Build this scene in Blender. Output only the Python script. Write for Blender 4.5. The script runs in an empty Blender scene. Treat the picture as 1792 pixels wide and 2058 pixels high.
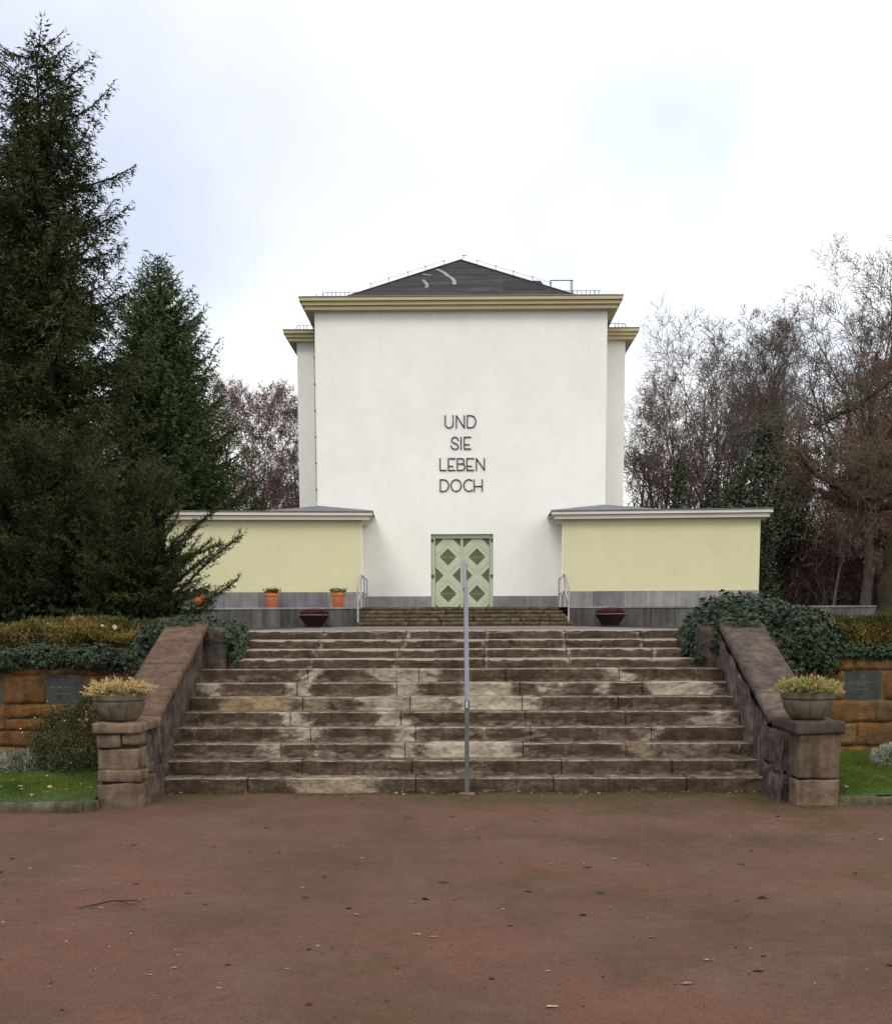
import bpy, bmesh, math, random
import numpy as np
from mathutils import Matrix, Vector

R = math.radians
rng = np.random.default_rng(7)
random.seed(7)
SC = bpy.context.scene
COL = SC.collection

# ------------------------------------------------------------------ camera
cam_d = bpy.data.cameras.new('camera')
cam = bpy.data.objects.new('camera', cam_d)
COL.objects.link(cam)
SC.camera = cam
th, yaw, roll = R(7.62), R(0.70), R(0.20)
fw = Vector((-math.sin(yaw)*math.cos(th), math.cos(yaw)*math.cos(th), -math.sin(th)))
rt = Vector((math.cos(yaw), math.sin(yaw), 0))
up = rt.cross(fw)
r2 = rt*math.cos(roll) - up*math.sin(roll)
u2 = up*math.cos(roll) + rt*math.sin(roll)
m4 = Matrix((r2, u2, -fw)).transposed().to_4x4()
m4.translation = Vector((0, -12.6, 1.65))
cam.matrix_world = m4
cam_d.sensor_fit = 'AUTO'
cam_d.sensor_width = 36
cam_d.lens = 36*2600/2058
cam_d.shift_y = 0.2775
cam_d.clip_start = 0.1
cam_d.clip_end = 2000
SC.render.resolution_x, SC.render.resolution_y = 891, 1024

# ------------------------------------------------------------------ sky, sun, exposure
SUN_EL, SUN_AZ = R(48), R(205)      # azimuth clockwise from +Y: behind the camera, to the left
w = bpy.data.worlds.new('World')
SC.world = w
w.use_nodes = True
nt = w.node_tree
nt.nodes.clear()
N = nt.nodes.new
L = nt.links.new
out = N('ShaderNodeOutputWorld')
sky = N('ShaderNodeTexSky'); sky.sky_type = 'NISHITA'; sky.sun_disc = False
sky.sun_elevation = SUN_EL; sky.sun_rotation = SUN_AZ
bsky = N('ShaderNodeBackground'); bsky.inputs[1].default_value = 0.10
L(sky.outputs[0], bsky.inputs[0])
tc = N('ShaderNodeTexCoord')
mp = N('ShaderNodeMapping'); mp.inputs['Location'].default_value = (8.8, 0.5, 0.4); mp.inputs['Scale'].default_value = (1, 1, 1.3)
L(tc.outputs['Generated'], mp.inputs[0])
n1 = N('ShaderNodeTexNoise'); n1.inputs['Scale'].default_value = 2.6; n1.inputs['Detail'].default_value = 5; n1.inputs['Roughness'].default_value = 0.42
L(mp.outputs[0], n1.inputs['Vector'])
cr = N('ShaderNodeValToRGB')
cr.color_ramp.elements[0].position = 0.27; cr.color_ramp.elements[0].color = (0.58, 0.61, 0.70, 1)
cr.color_ramp.elements[1].position = 0.62; cr.color_ramp.elements[1].color = (1.27, 1.245, 1.20, 1)
e = cr.color_ramp.elements.new(0.45); e.color = (0.72, 0.76, 0.82, 1)
# the cloud deck is thicker (greyer) to the left of the chapel than to the right
dt = N('ShaderNodeVectorMath'); dt.operation = 'DOT_PRODUCT'; dt.inputs[1].default_value = (0.38, 0.0, 0.0)
L(tc.outputs['Generated'], dt.inputs[0])
ad = N('ShaderNodeMath'); ad.operation = 'ADD'
L(n1.outputs[0], ad.inputs[0]); L(dt.outputs['Value'], ad.inputs[1]); L(ad.outputs[0], cr.inputs[0])
bcl = N('ShaderNodeBackground'); bcl.inputs[1].default_value = 1.0
L(cr.outputs[0], bcl.inputs[0])
n2 = N('ShaderNodeTexNoise'); n2.inputs['Scale'].default_value = 3.3; n2.inputs['Detail'].default_value = 4
L(mp.outputs[0], n2.inputs['Vector'])
mr = N('ShaderNodeMapRange'); mr.inputs['From Min'].default_value = 0.30; mr.inputs['From Max'].default_value = 0.46
mr.inputs['To Min'].default_value = 0.75; mr.inputs['To Max'].default_value = 0.97
L(n2.outputs[0], mr.inputs[0])
mx = N('ShaderNodeMixShader')
L(mr.outputs[0], mx.inputs[0]); L(bsky.outputs[0], mx.inputs[1]); L(bcl.outputs[0], mx.inputs[2])
L(mx.outputs[0], out.inputs[0])

sd = bpy.data.lights.new('sun', 'SUN'); sd.energy = 0.9; sd.angle = R(25); sd.color = (1, 0.95, 0.86)
so = bpy.data.objects.new('sun', sd); COL.objects.link(so)
sdir = Vector((math.sin(SUN_AZ)*math.cos(SUN_EL), math.cos(SUN_AZ)*math.cos(SUN_EL), math.sin(SUN_EL)))
so.rotation_euler = sdir.to_track_quat('Z', 'Y').to_euler()
so.location = (-20, -40, 60)
vs = SC.view_settings
vs.view_transform = 'Standard'; vs.look = 'None'; vs.exposure = 0.60; vs.gamma = 1
vs.use_curve_mapping = False

# ------------------------------------------------------------------ helpers: objects
def link(o, parent=None):
    COL.objects.link(o)
    if parent is not None:
        o.parent = parent
        if o.type != 'EMPTY' or parent.location.length > 0:
            o.matrix_parent_inverse = Matrix.Translation(parent.location).inverted()
    return o

def tag(o, label=None, cat=None, group=None, kind=None):
    if label: o['label'] = label
    if cat: o['category'] = cat
    if group: o['group'] = group
    if kind: o['kind'] = kind
    return o

def thing(name, loc, label, cat, group=None):
    o = bpy.data.objects.new(name, None)
    o.empty_display_size = 0.2
    o.location = loc
    COL.objects.link(o)
    return tag(o, label, cat, group)

def sub(name, parent, label=None):
    o = bpy.data.objects.new(name, None)
    o.empty_display_size = 0.1
    COL.objects.link(o)
    o.parent = parent
    o.matrix_parent_inverse = Matrix.Translation(parent.location).inverted()
    if label: o['label'] = label
    return o

def dup_tree(root, loc, rz=0.0, scale=1.0):
    """copy of a thing (an Empty at its base, parts in local space)"""
    c = root.copy(); COL.objects.link(c)
    c.location = loc; c.rotation_euler = (0, 0, rz); c.scale = (scale,)*3
    for ch in root.children:
        d = ch.copy(); COL.objects.link(d); d.parent = c
        for g in ch.children:
            e_ = g.copy(); COL.objects.link(e_); e_.parent = d
    return c

def np_mesh(name, V, F, mat, tint=None, smooth=False, wear=None):
    """V (n,3) floats, F (m,k) ints"""
    V = np.ascontiguousarray(V, dtype=np.float32); F = np.ascontiguousarray(F, dtype=np.int32)
    me = bpy.data.meshes.new(name)
    k = F.shape[1]
    me.vertices.add(len(V)); me.vertices.foreach_set('co', V.ravel())
    me.loops.add(F.size); me.loops.foreach_set('vertex_index', F.ravel())
    me.polygons.add(len(F))
    me.polygons.foreach_set('loop_start', np.arange(0, F.size, k, dtype=np.int32))
    if smooth:
        me.polygons.foreach_set('use_smooth', np.ones(len(F), dtype=bool))
    me.update(calc_edges=True)
    if tint is not None:
        a = me.attributes.new('tint', 'FLOAT_COLOR', 'POINT')
        t = np.ones((len(V), 4), dtype=np.float32); t[:, :tint.shape[1]] = tint
        a.data.foreach_set('color', t.ravel())
    if wear is not None:
        a = me.attributes.new('wear', 'FLOAT_COLOR', 'POINT')
        t = np.ones((len(V), 4), dtype=np.float32); t[:, :wear.shape[1]] = wear
        a.data.foreach_set('color', t.ravel())
    me.materials.append(mat)
    return me

def obj_np(name, V, F, mat, parent=None, **k):
    o = bpy.data.objects.new(name, np_mesh(name, V, F, mat, **k))
    return link(o, parent)

class MB:
    """collects polygons for one hard-surface mesh"""
    def __init__(s): s.v = []; s.f = []
    def poly(s, pts):
        i = len(s.v); s.v += [tuple(p) for p in pts]; s.f.append(tuple(range(i, i+len(pts))))
    def hexa(s, c):   # 8 corners: bottom ring 0-3, top ring 4-7
        i = len(s.v); s.v += [tuple(p) for p in c]
        for q in ((3,2,1,0), (4,5,6,7), (0,1,5,4), (1,2,6,5), (2,3,7,6), (3,0,4,7)):
            s.f.append(tuple(i+j for j in q))
    def box(s, x0, x1, y0, y1, z0, z1):
        s.hexa([(x0,y0,z0),(x1,y0,z0),(x1,y1,z0),(x0,y1,z0),(x0,y0,z1),(x1,y0,z1),(x1,y1,z1),(x0,y1,z1)])
    def tube(s, pts, r, n=8, cap=True):
        pts = [Vector(p) for p in pts]
        rr = r if hasattr(r, '__len__') else [r]*len(pts)
        i0 = len(s.v)
        prev = None
        for i, p in enumerate(pts):
            d = (pts[min(i+1, len(pts)-1)] - pts[max(i-1, 0)]).normalized()
            a = d.cross(Vector((0, 0, 1)))
            if a.length < 1e-3: a = d.cross(Vector((0, 1, 0)))
            a.normalize()
            if prev is not None and a.dot(prev) < 0: a = -a
            prev = a
            b = d.cross(a)
            for j in range(n):
                t = 2*math.pi*(j+.5)/n
                s.v.append(tuple(p + (a*math.cos(t) + b*math.sin(t))*rr[i]))
        for i in range(len(pts)-1):
            for j in range(n):
                k = (j+1) % n
                s.f.append((i0+i*n+j, i0+i*n+k, i0+(i+1)*n+k, i0+(i+1)*n+j))
        if cap:
            s.f.append(tuple(i0+j for j in range(n))[::-1])
            s.f.append(tuple(i0+(len(pts)-1)*n+j for j in range(n)))
    def lathe(s, prof, c, n=32):
        i0 = len(s.v)
        for (r, z) in prof:
            for j in range(n):
                t = 2*math.pi*j/n
                s.v.append((c[0]+r*math.cos(t), c[1]+r*math.sin(t), c[2]+z))
        for i in range(len(prof)-1):
            for j in range(n):
                k = (j+1) % n
                s.f.append((i0+i*n+j, i0+i*n+k, i0+(i+1)*n+k, i0+(i+1)*n+j))
    def build(s, name, mat, parent=None, bevel=0, smooth=False, fix=True, autosmooth=None):
        me = bpy.data.meshes.new(name)
        me.from_pydata(s.v, [], s.f)
        if fix:
            bm = bmesh.new(); bm.from_mesh(me)
            if bevel:
                bmesh.ops.remove_doubles(bm, verts=bm.verts, dist=1e-5)
                bmesh.ops.bevel(bm, geom=list(bm.edges), offset=bevel, segments=1, affect='EDGES')
            bmesh.ops.recalc_face_normals(bm, faces=bm.faces)
            bm.to_mesh(me); bm.free()
        if smooth:
            for p in me.polygons: p.use_smooth = True
            if autosmooth: me.set_sharp_from_angle(angle=R(autosmooth))
        me.materials.append(mat)
        o = bpy.data.objects.new(name, me)
        return link(o, parent)

# ------------------------------------------------------------------ helpers: numpy noise
_P = np.random.default_rng(3).random(65536)
def vnoise(p):
    p = np.asarray(p, float); i = np.floor(p).astype(np.int64); f = p-i
    f = f*f*(3-2*f)
    def h(a, b, c): return _P[((a*73856093) ^ (b*19349663) ^ (c*83492791)) & 65535]
    x, y, z = i[..., 0], i[..., 1], i[..., 2]; u, v, q = f[..., 0], f[..., 1], f[..., 2]
    def lp(a, b, t): return a+(b-a)*t
    return lp(lp(lp(h(x,y,z), h(x+1,y,z), u), lp(h(x,y+1,z), h(x+1,y+1,z), u), v),
              lp(lp(h(x,y,z+1), h(x+1,y,z+1), u), lp(h(x,y+1,z+1), h(x+1,y+1,z+1), u), v), q)*2-1
def fbm(p, o=4, g=0.5):
    p = np.asarray(p, float); s = 0; a = 1
    for k in range(o):
        s = s + a*vnoise(p+17.3*k); p = p*2.03; a *= g
    return s

def nrm(v): return v/np.maximum(np.linalg.norm(v, axis=-1, keepdims=True), 1e-9)

# ------------------------------------------------------------------ helpers: materials
class Mt:
    def __init__(s, name, rough=0.9, spec=0.3, metal=0.0):
        s.m = bpy.data.materials.new(name); s.m.use_nodes = True
        s.nt = s.m.node_tree
        s.b = s.nt.nodes['Principled BSDF']
        s.b.inputs['Roughness'].default_value = rough
        s.b.inputs['Specular IOR Level'].default_value = spec
        s.b.inputs['Metallic'].default_value = metal
    def n(s, t, **k):
        x = s.nt.nodes.new('ShaderNode'+t)
        for a, b in k.items(): setattr(x, a, b)
        return x
    def l(s, a, b): s.nt.links.new(a, b)
    def pos(s, scale=(1, 1, 1), obj=False):
        if obj:
            g = s.n('TexCoord').outputs['Object']
        else:
            g = s.n('NewGeometry').outputs['Position']
        mp_ = s.n('Mapping'); mp_.inputs['Scale'].default_value = scale
        s.l(g, mp_.inputs[0]); return mp_.outputs[0]
    def noise(s, vec, scale, detail=5, rough=0.55, dist=0):
        x = s.n('TexNoise'); x.inputs['Scale'].default_value = scale; x.inputs['Detail'].default_value = detail
        x.inputs['Roughness'].default_value = rough; x.inputs['Distortion'].default_value = dist
        s.l(vec, x.inputs['Vector']); return x.outputs[0]
    def ramp(s, fac, *stops):
        x = s.n('ValToRGB'); el = x.color_ramp.elements
        while len(el) < len(stops): el.new(0.5)
        for e_, (p, c) in zip(el, stops):
            e_.position = p
            e_.color = (c, c, c, 1) if not hasattr(c, '__len__') else (*c, 1)
        s.l(fac, x.inputs[0]); return x.outputs[0]
    def mix(s, fac, a, b, mode='MIX'):
        x = s.n('Mix', data_type='RGBA', blend_type=mode)
        for sock, v in ((x.inputs[0], fac), (x.inputs[6], a), (x.inputs[7], b)):
            if hasattr(v, 'is_output'): s.l(v, sock)
            elif hasattr(v, '__len__'): sock.default_value = (*v, 1)
            else: sock.default_value = v
        return x.outputs[2]
    def math(s, op, a, b=0.0):
        x = s.n('Math', operation=op)
        for sock, v in ((x.inputs[0], a), (x.inputs[1], b)):
            if hasattr(v, 'is_output'): s.l(v, sock)
            else: sock.default_value = v
        return x.outputs[0]
    def rnd(s): return s.n('ObjectInfo').outputs['Random']
    def attr(s, name): return s.n('Attribute', attribute_name=name)
    def col(s, c):
        if hasattr(c, 'is_output'): s.l(c, s.b.inputs['Base Color'])
        else: s.b.inputs['Base Color'].default_value = (*c, 1)
        return s
    def bump(s, h, strength=0.3, dist=0.01):
        x = s.n('Bump'); x.inputs['Strength'].default_value = strength; x.inputs['Distance'].default_value = dist
        s.l(h, x.inputs['Height']); s.l(x.outputs[0], s.b.inputs['Normal']); return s

def simple(name, c, var=0.12, scale=4, rough=0.85, bump=0.2, bscale=60, bd=0.004, spec=0.3, metal=0, rnd=0.0):
    t = Mt(name, rough, spec, metal); p = t.pos()
    f = t.noise(p, scale, 6)
    k = t.ramp(f, (0.25, 1-var*1.6), (0.75, 1+var))
    c_ = t.mix(1.0, c, k, 'MULTIPLY')
    if rnd:
        rr = t.n('MapRange'); rr.inputs['To Min'].default_value = 1-rnd; rr.inputs['To Max'].default_value = 1+rnd
        t.l(t.rnd(), rr.inputs[0])
        c_ = t.mix(1.0, c_, rr.outputs[0], 'MULTIPLY')
    t.col(c_)
    if bump: t.bump(t.noise(p, bscale, 4), bump, bd)
    return t.m

MAT = {}
def plaster(name, c, dirt):
    t = Mt(name, 0.95, 0.15); p = t.pos()
    big = t.ramp(t.noise(p, 0.5, 5), (0.3, 0.965), (0.7, 1.02))
    streak = t.ramp(t.noise(t.pos((2.5, 2.5, 0.12)), 1.6, 5), (0.35, dirt), (0.62, 1.0))
    c_ = t.mix(1.0, t.mix(1.0, c, big, 'MULTIPLY'), streak, 'MULTIPLY')
    blot = t.ramp(t.noise(p, 1.1, 8, 0.7), (0.38, 0.965), (0.55, 1.0))
    c_ = t.mix(1.0, c_, blot, 'MULTIPLY')
    runs = t.ramp(t.noise(t.pos((9, 9, 0.10)), 1.0, 6, 0.6), (0.28, 0.955), (0.40, 1.0))
    c_ = t.mix(1.0, c_, runs, 'MULTIPLY')
    grain = t.ramp(t.noise(p, 22, 3), (0.3, 0.97), (0.7, 1.03))
    t.col(t.mix(1.0, c_, grain, 'MULTIPLY'))
    t.bump(t.noise(p, 45, 3), 0.35, 0.012)
    return t.m
MAT['plaster'] = plaster('white_plaster', (0.825, 0.815, 0.765), 0.992)
MAT['yellow'] = plaster('yellow_plaster', (0.62, 0.59, 0.37), 0.985)
MAT['cornice'] = simple('ochre_cornice_paint', (0.46, 0.40, 0.235), 0.05, 2, 0.8, 0.1)
MAT['soffit'] = simple('grey_soffit', (0.20, 0.17, 0.13), 0.08)
MAT['wing_cornice'] = simple('beige_cornice', (0.64, 0.60, 0.52), 0.05, 2, 0.8, 0.15)
MAT['sheet'] = simple('zinc_sheet', (0.10, 0.10, 0.11), 0.15, 3, 0.5, 0.05, spec=0.5)
MAT['sheet_light'] = simple('light_zinc_sheet', (0.42, 0.42, 0.43), 0.15, 3, 0.5, 0.05)
MAT['iron'] = simple('dark_iron', (0.035, 0.03, 0.03), 0.2, 5, 0.6, 0)
MAT['rust_iron'] = simple('red_brown_iron', (0.12, 0.045, 0.045), 0.2, 5, 0.7, 0)
MAT['letter'] = simple('black_letter_metal', (0.02, 0.02, 0.022), 0.1, 5, 0.5, 0)
MAT['galv'] = simple('galvanised_steel', (0.42, 0.42, 0.43), 0.12, 8, 0.45, 0.05, spec=0.5, metal=0.4)

def roofm():
    t = Mt('bitumen_roofing', 0.9, 0.2); p = t.pos()
    f = t.noise(t.pos((0.5, 3, 3)), 1.6, 6)
    c = t.ramp(f, (0.3, (0.020, 0.018, 0.019)), (0.52, (0.040, 0.036, 0.038)), (0.75, (0.068, 0.062, 0.064)))
    c = t.mix(t.ramp(t.noise(p, 0.9, 7, 0.65), (0.45, 0.0), (0.65, 0.6)), c, (0.024, 0.021, 0.022))
    t.col(c); t.bump(t.noise(p, 30, 4), 0.5, 0.02)
    return t.m
MAT['roof'] = roofm()
MAT['wroof'] = simple('grey_wing_roofing', (0.16, 0.16, 0.165), 0.15, 3, 0.8, 0.3)
MAT['roof_dark'] = simple('fresh_bitumen', (0.015, 0.013, 0.014), 0.2, 3)
MAT['roof_patch'] = simple('grey_roof_repair', (0.24, 0.235, 0.24), 0.3, 5)

# door paints
MAT['door'] = simple('pale_green_door_paint', (0.46, 0.49, 0.35), 0.06, 3, 0.6, 0.1)
MAT['door_panel'] = simple('olive_door_panel', (0.105, 0.115, 0.065), 0.15, 4, 0.5, 0.1)
MAT['door_groove'] = simple('green_door_groove', (0.20, 0.215, 0.14), 0.1, 4, 0.8, 0)

def slabs(name, c0, c1, streak):
    t = Mt(name, 0.85, 0.25); p = t.pos()
    c = t.mix(t.rnd(), c0, c1)
    f = t.ramp(t.noise(p, 2.2, 7, 0.6), (0.25, 0.72), (0.7, 1.18))
    c = t.mix(1.0, c, f, 'MULTIPLY')
    s = t.ramp(t.noise(t.pos((5, 5, 0.25)), 1.5, 6, 0.6), (0.36, 1-streak), (0.6, 1.0))
    c = t.mix(1.0, c, s, 'MULTIPLY')
    t.col(c); t.bump(t.noise(p, 35, 5), 0.35, 0.008)
    return t.m
MAT['plinth'] = slabs('grey_plinth_stone', (0.15, 0.145, 0.16), (0.30, 0.285, 0.28), 0.25)
MAT['twall'] = slabs('weathered_terrace_slab', (0.085, 0.078, 0.075), (0.125, 0.115, 0.11), 0.5)
MAT['pier'] = None

def stepm():
    t = Mt('weathered_step_stone', 0.92, 0.2)
    at = t.attr('wear')
    sep = t.n('SeparateColor'); t.l(at.outputs['Color'], sep.inputs[0])
    wv, tone, edge = sep.outputs[0], sep.outputs[1], sep.outputs[2]
    p = t.pos(); pl = t.pos((1, 1, 2.2))
    big = t.noise(pl, 7, 8, 0.65, 0.4)
    fine = t.noise(p, 38, 6, 0.65)
    # crust colours
    crust = t.ramp(t.noise(t.pos((1, 1, 1.6)), 3.2, 8, 0.62), (0.25, (0.036, 0.024, 0.014)), (0.5, (0.079, 0.055, 0.036)), (0.75, (0.130, 0.096, 0.067)))
    drip = t.ramp(t.noise(t.pos((14, 14, 0.9)), 1.4, 4), (0.3, 0.68), (0.65, 1.12))
    crust = t.mix(1.0, crust, drip, 'MULTIPLY')
    # exposed stone colours
    cream = t.ramp(t.noise(p, 4.5, 7, 0.6), (0.25, (0.215, 0.175, 0.125)), (0.48, (0.37, 0.315, 0.235)), (0.75, (0.60, 0.535, 0.425)))
    tan = t.ramp(t.noise(p, 5, 6, 0.6), (0.25, (0.17, 0.122, 0.075)), (0.6, (0.30, 0.215, 0.122)), (0.8, (0.42, 0.345, 0.245)))
    grey = t.ramp(fine, (0.25, (0.105, 0.079, 0.056)), (0.75, (0.23, 0.18, 0.135)))
    expo = t.mix(t.ramp(tone, (0.3, 0.0), (0.7, 1.0)), cream, tan)
    # ragged threshold
    a = t.math('ADD', wv, t.math('MULTIPLY', t.math('SUBTRACT', big, 0.5), 1.35))
    fac = t.ramp(a, (0.47, 0.0), (0.55, 0.62), (0.66, 0.8), (0.85, 1.0))
    half = t.ramp(a, (0.27, 0.0), (0.36, 0.7), (0.45, 0.9))
    c = t.mix(half, crust, grey)
    c = t.mix(fac, c, expo)
    dirt = t.ramp(t.noise(pl, 16, 6, 0.6), (0.36, 0.62), (0.55, 1.0))
    c = t.mix(1.0, c, dirt, 'MULTIPLY')
    # worn pale lip along the nosing
    ea = t.math('ADD', edge, t.math('MULTIPLY', t.math('SUBTRACT', t.noise(p, 11, 6, 0.7), 0.5), 1.1))
    c = t.mix(t.ramp(ea, (0.52, 0.0), (0.62, 0.85)), c, t.mix(fine, (0.16, 0.125, 0.098), (0.38, 0.315, 0.255)))
    # hairline cracks
    vo = t.n('TexVoronoi', feature='DISTANCE_TO_EDGE'); vo.inputs['Scale'].default_value = 2.6
    wv2 = t.n('VectorMath', operation='ADD'); t.l(t.pos((1.6, 1, 1.3)), wv2.inputs[0])
    nn = t.n('TexNoise'); nn.inputs['Scale'].default_value = 5; nn.inputs['Detail'].default_value = 5; t.l(p, nn.inputs['Vector'])
    sc = t.n('VectorMath', operation='SCALE'); sc.inputs['Scale'].default_value = 0.5; t.l(nn.outputs[1], sc.inputs[0])
    t.l(sc.outputs[0], wv2.inputs[1]); t.l(wv2.outputs[0], vo.inputs['Vector'])
    ck = t.ramp(vo.outputs['Distance'], (0.0, 1.0), (0.012, 0.0))
    ck = t.math('MULTIPLY', ck, t.ramp(t.noise(p, 2.2, 3), (0.5, 0.0), (0.6, 1.0)))
    c = t.mix(t.math('MULTIPLY', ck, 0.65), c, (0.30, 0.255, 0.21))
    t.col(c)
    h = t.math('ADD', t.math('MULTIPLY', fine, 0.6), t.math('MULTIPLY', fac, -0.5))
    t.bump(h, 0.7, 0.012)
    return t.m
MAT['step'] = stepm()

def rubble(name, stops, amount=0.8):
    t = Mt(name, 0.93, 0.15); p = t.pos()
    f = t.noise(t.pos((1, 1, 1.5)), 4.5, 9, 0.65, 0.3)
    c = t.ramp(f, *stops)
    rr = t.n('MapRange'); rr.inputs['To Min'].default_value = 0.8; rr.inputs['To Max'].default_value = 1.2
    t.l(t.rnd(), rr.inputs[0]); c = t.mix(1.0, c, rr.outputs[0], 'MULTIPLY')
    st = t.ramp(t.noise(t.pos((9, 9, 0.7)), 1.5, 6), (0.34, 0.62), (0.6, 1.05))
    c = t.mix(1.0, c, st, 'MULTIPLY')
    t.col(c); t.bump(t.noise(p, 24, 8, 0.7), amount, 0.02)
    return t.m
MAT['pier'] = rubble('brown_grey_pier_stone', ((0.25, (0.0648, 0.0444, 0.0288)), (0.5, (0.1426, 0.1011, 0.0684)), (0.68, (0.2074, 0.1495, 0.0972)), (0.8, (0.2592, 0.1739, 0.0864))))
MAT['render'] = rubble('crumbling_purple_grey_render', ((0.3, (0.0289, 0.0212, 0.0169)), (0.48, (0.0831, 0.0629, 0.0532)), (0.64, (0.1490, 0.1155, 0.0968)), (0.78, (0.2347, 0.1869, 0.1492))), 1.0)
MAT['coping_l'] = rubble('red_brown_coping_stone', ((0.3, (0.0774, 0.0462, 0.0288)), (0.5, (0.1075, 0.0655, 0.0424)), (0.75, (0.1419, 0.0949, 0.0664))), 0.25)
MAT['coping_r'] = rubble('grey_purple_coping_stone', ((0.3, (0.0560, 0.0441, 0.0366)), (0.5, (0.0921, 0.0701, 0.0578)), (0.75, (0.1490, 0.1108, 0.0862))), 0.25)
MAT['kerb'] = rubble('mossy_kerb_stone', ((0.3, (0.0382, 0.0382, 0.0176)), (0.5, (0.0765, 0.0638, 0.0400)), (0.75, (0.1530, 0.1275, 0.0960))), 0.6)

def sandstone():
    t = Mt('orange_sandstone', 0.92, 0.15); p = t.pos()
    r_ = t.rnd()
    c = t.ramp(r_, (0.0, (0.17, 0.085, 0.028)), (0.35, (0.25, 0.110, 0.030)), (0.6, (0.27, 0.140, 0.052)), (0.8, (0.19, 0.130, 0.065)), (1.0, (0.22, 0.090, 0.026)))
    f = t.ramp(t.noise(t.pos((1, 1, 2.5)), 4, 8, 0.62), (0.25, 0.55), (0.72, 1.3))
    c = t.mix(1.0, c, f, 'MULTIPLY')
    # lichen and grime towards the wall top are irregular stains
    st = t.ramp(t.noise(p, 1.9, 7, 0.65), (0.40, 0.0), (0.60, 0.85))
    c = t.mix(st, c, (0.095, 0.066, 0.032))
    c = t.mix(1.0, c, (0.86, 0.84, 0.82), 'MULTIPLY')
    s2 = t.ramp(t.noise(p, 7, 7, 0.7), (0.36, 0.55), (0.56, 1.0))
    c = t.mix(1.0, c, s2, 'MULTIPLY')
    t.col(c); t.bump(t.noise(t.pos((1, 1, 2)), 18, 8, 0.68), 0.8, 0.02)
    return t.m
MAT['sandstone'] = sandstone()
MAT['mortar'] = simple('sandy_mortar', (0.105, 0.070, 0.034), 0.3, 6, 0.95, 0.6, 40, 0.01)
MAT['plaque'] = simple('grey_green_slate', (0.050, 0.056, 0.050), 0.25, 8, 0.8, 0.15, 80, 0.002, spec=0.1)
MAT['engraved'] = simple('pale_engraving', (0.30, 0.30, 0.28), 0.3, 30, 0.9, 0)

def ground():
    t = Mt('red_brown_grit_court', 0.97, 0.1); p = t.pos()
    a = t.noise(p, 0.55, 8, 0.6, 0.3)
    c = t.ramp(a, (0.28, (0.078, 0.044, 0.031)), (0.5, (0.106, 0.057, 0.040)), (0.72, (0.134, 0.062, 0.043)))
    g = t.ramp(t.noise(p, 1.3, 7, 0.6), (0.5, 0.0), (0.72, 0.55))
    c = t.mix(g, c, (0.122, 0.082, 0.061))
    # thin moss in drifts, thicker against the steps and kerbs
    sx = t.n('SeparateXYZ'); t.l(p, sx.inputs[0])
    near = t.n('MapRange'); near.inputs['From Min'].default_value = -1.9; near.inputs['From Max'].default_value = -0.1
    near.inputs['To Min'].default_value = 0.0; near.inputs['To Max'].default_value = 0.24
    t.l(sx.outputs[1], near.inputs[0])
    xr = t.n('MapRange'); xr.inputs['From Min'].default_value = -3.5; xr.inputs['From Max'].default_value = 3.5
    xr.inputs['To Min'].default_value = -0.04; xr.inputs['To Max'].default_value = 0.11
    t.l(sx.outputs[0], xr.inputs[0])
    ms = t.math('ADD', t.math('ADD', t.noise(p, 0.9, 7, 0.62), near.outputs[0]), xr.outputs[0])
    ms = t.math('ADD', ms, t.math('MULTIPLY', t.math('SUBTRACT', t.noise(p, 14, 5, 0.7), 0.5), 0.22))
    c = t.mix(t.ramp(ms, (0.57, 0.0), (0.80, 0.75)), c, (0.052, 0.045, 0.016))
    f = t.ramp(t.noise(p, 75, 7, 0.78), (0.3, 0.52), (0.72, 1.48))
    grit = t.ramp(t.noise(p, 260, 4, 0.8), (0.35, 0.62), (0.5, 1.0), (0.66, 1.5))
    c = t.mix(1.0, c, grit, 'MULTIPLY')
    c = t.mix(1.0, c, f, 'MULTIPLY')
    damp = t.ramp(t.noise(t.pos((1, .55, 1)), 2.4, 7, 0.6, 0.6), (0.54, 1.0), (0.75, 0.84))
    c = t.mix(1.0, c, damp, 'MULTIPLY')
    f2 = t.ramp(t.noise(p, 9, 7, 0.65), (0.3, 0.88), (0.7, 1.10))
    c = t.mix(1.0, c, f2, 'MULTIPLY')
    t.col(c)
    t.bump(t.math('ADD', t.noise(p, 60, 6, 0.7), t.math('MULTIPLY', t.noise(p, 6, 6), 1.5)), 0.55, 0.015)
    return t.m
MAT['ground'] = ground()
MAT['soil'] = simple('dark_bed_soil', (0.035, 0.026, 0.018), 0.3, 5, 0.95, 0.6, 30, 0.02)
MAT['path'] = simple('terrace_gravel', (0.135, 0.115, 0.10), 0.2, 3, 0.95, 0.5, 60, 0.01)
MAT['turf'] = simple('lawn_turf', (0.030, 0.062, 0.012), 0.35, 6, 0.95, 0.5, 60, 0.02)

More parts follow.
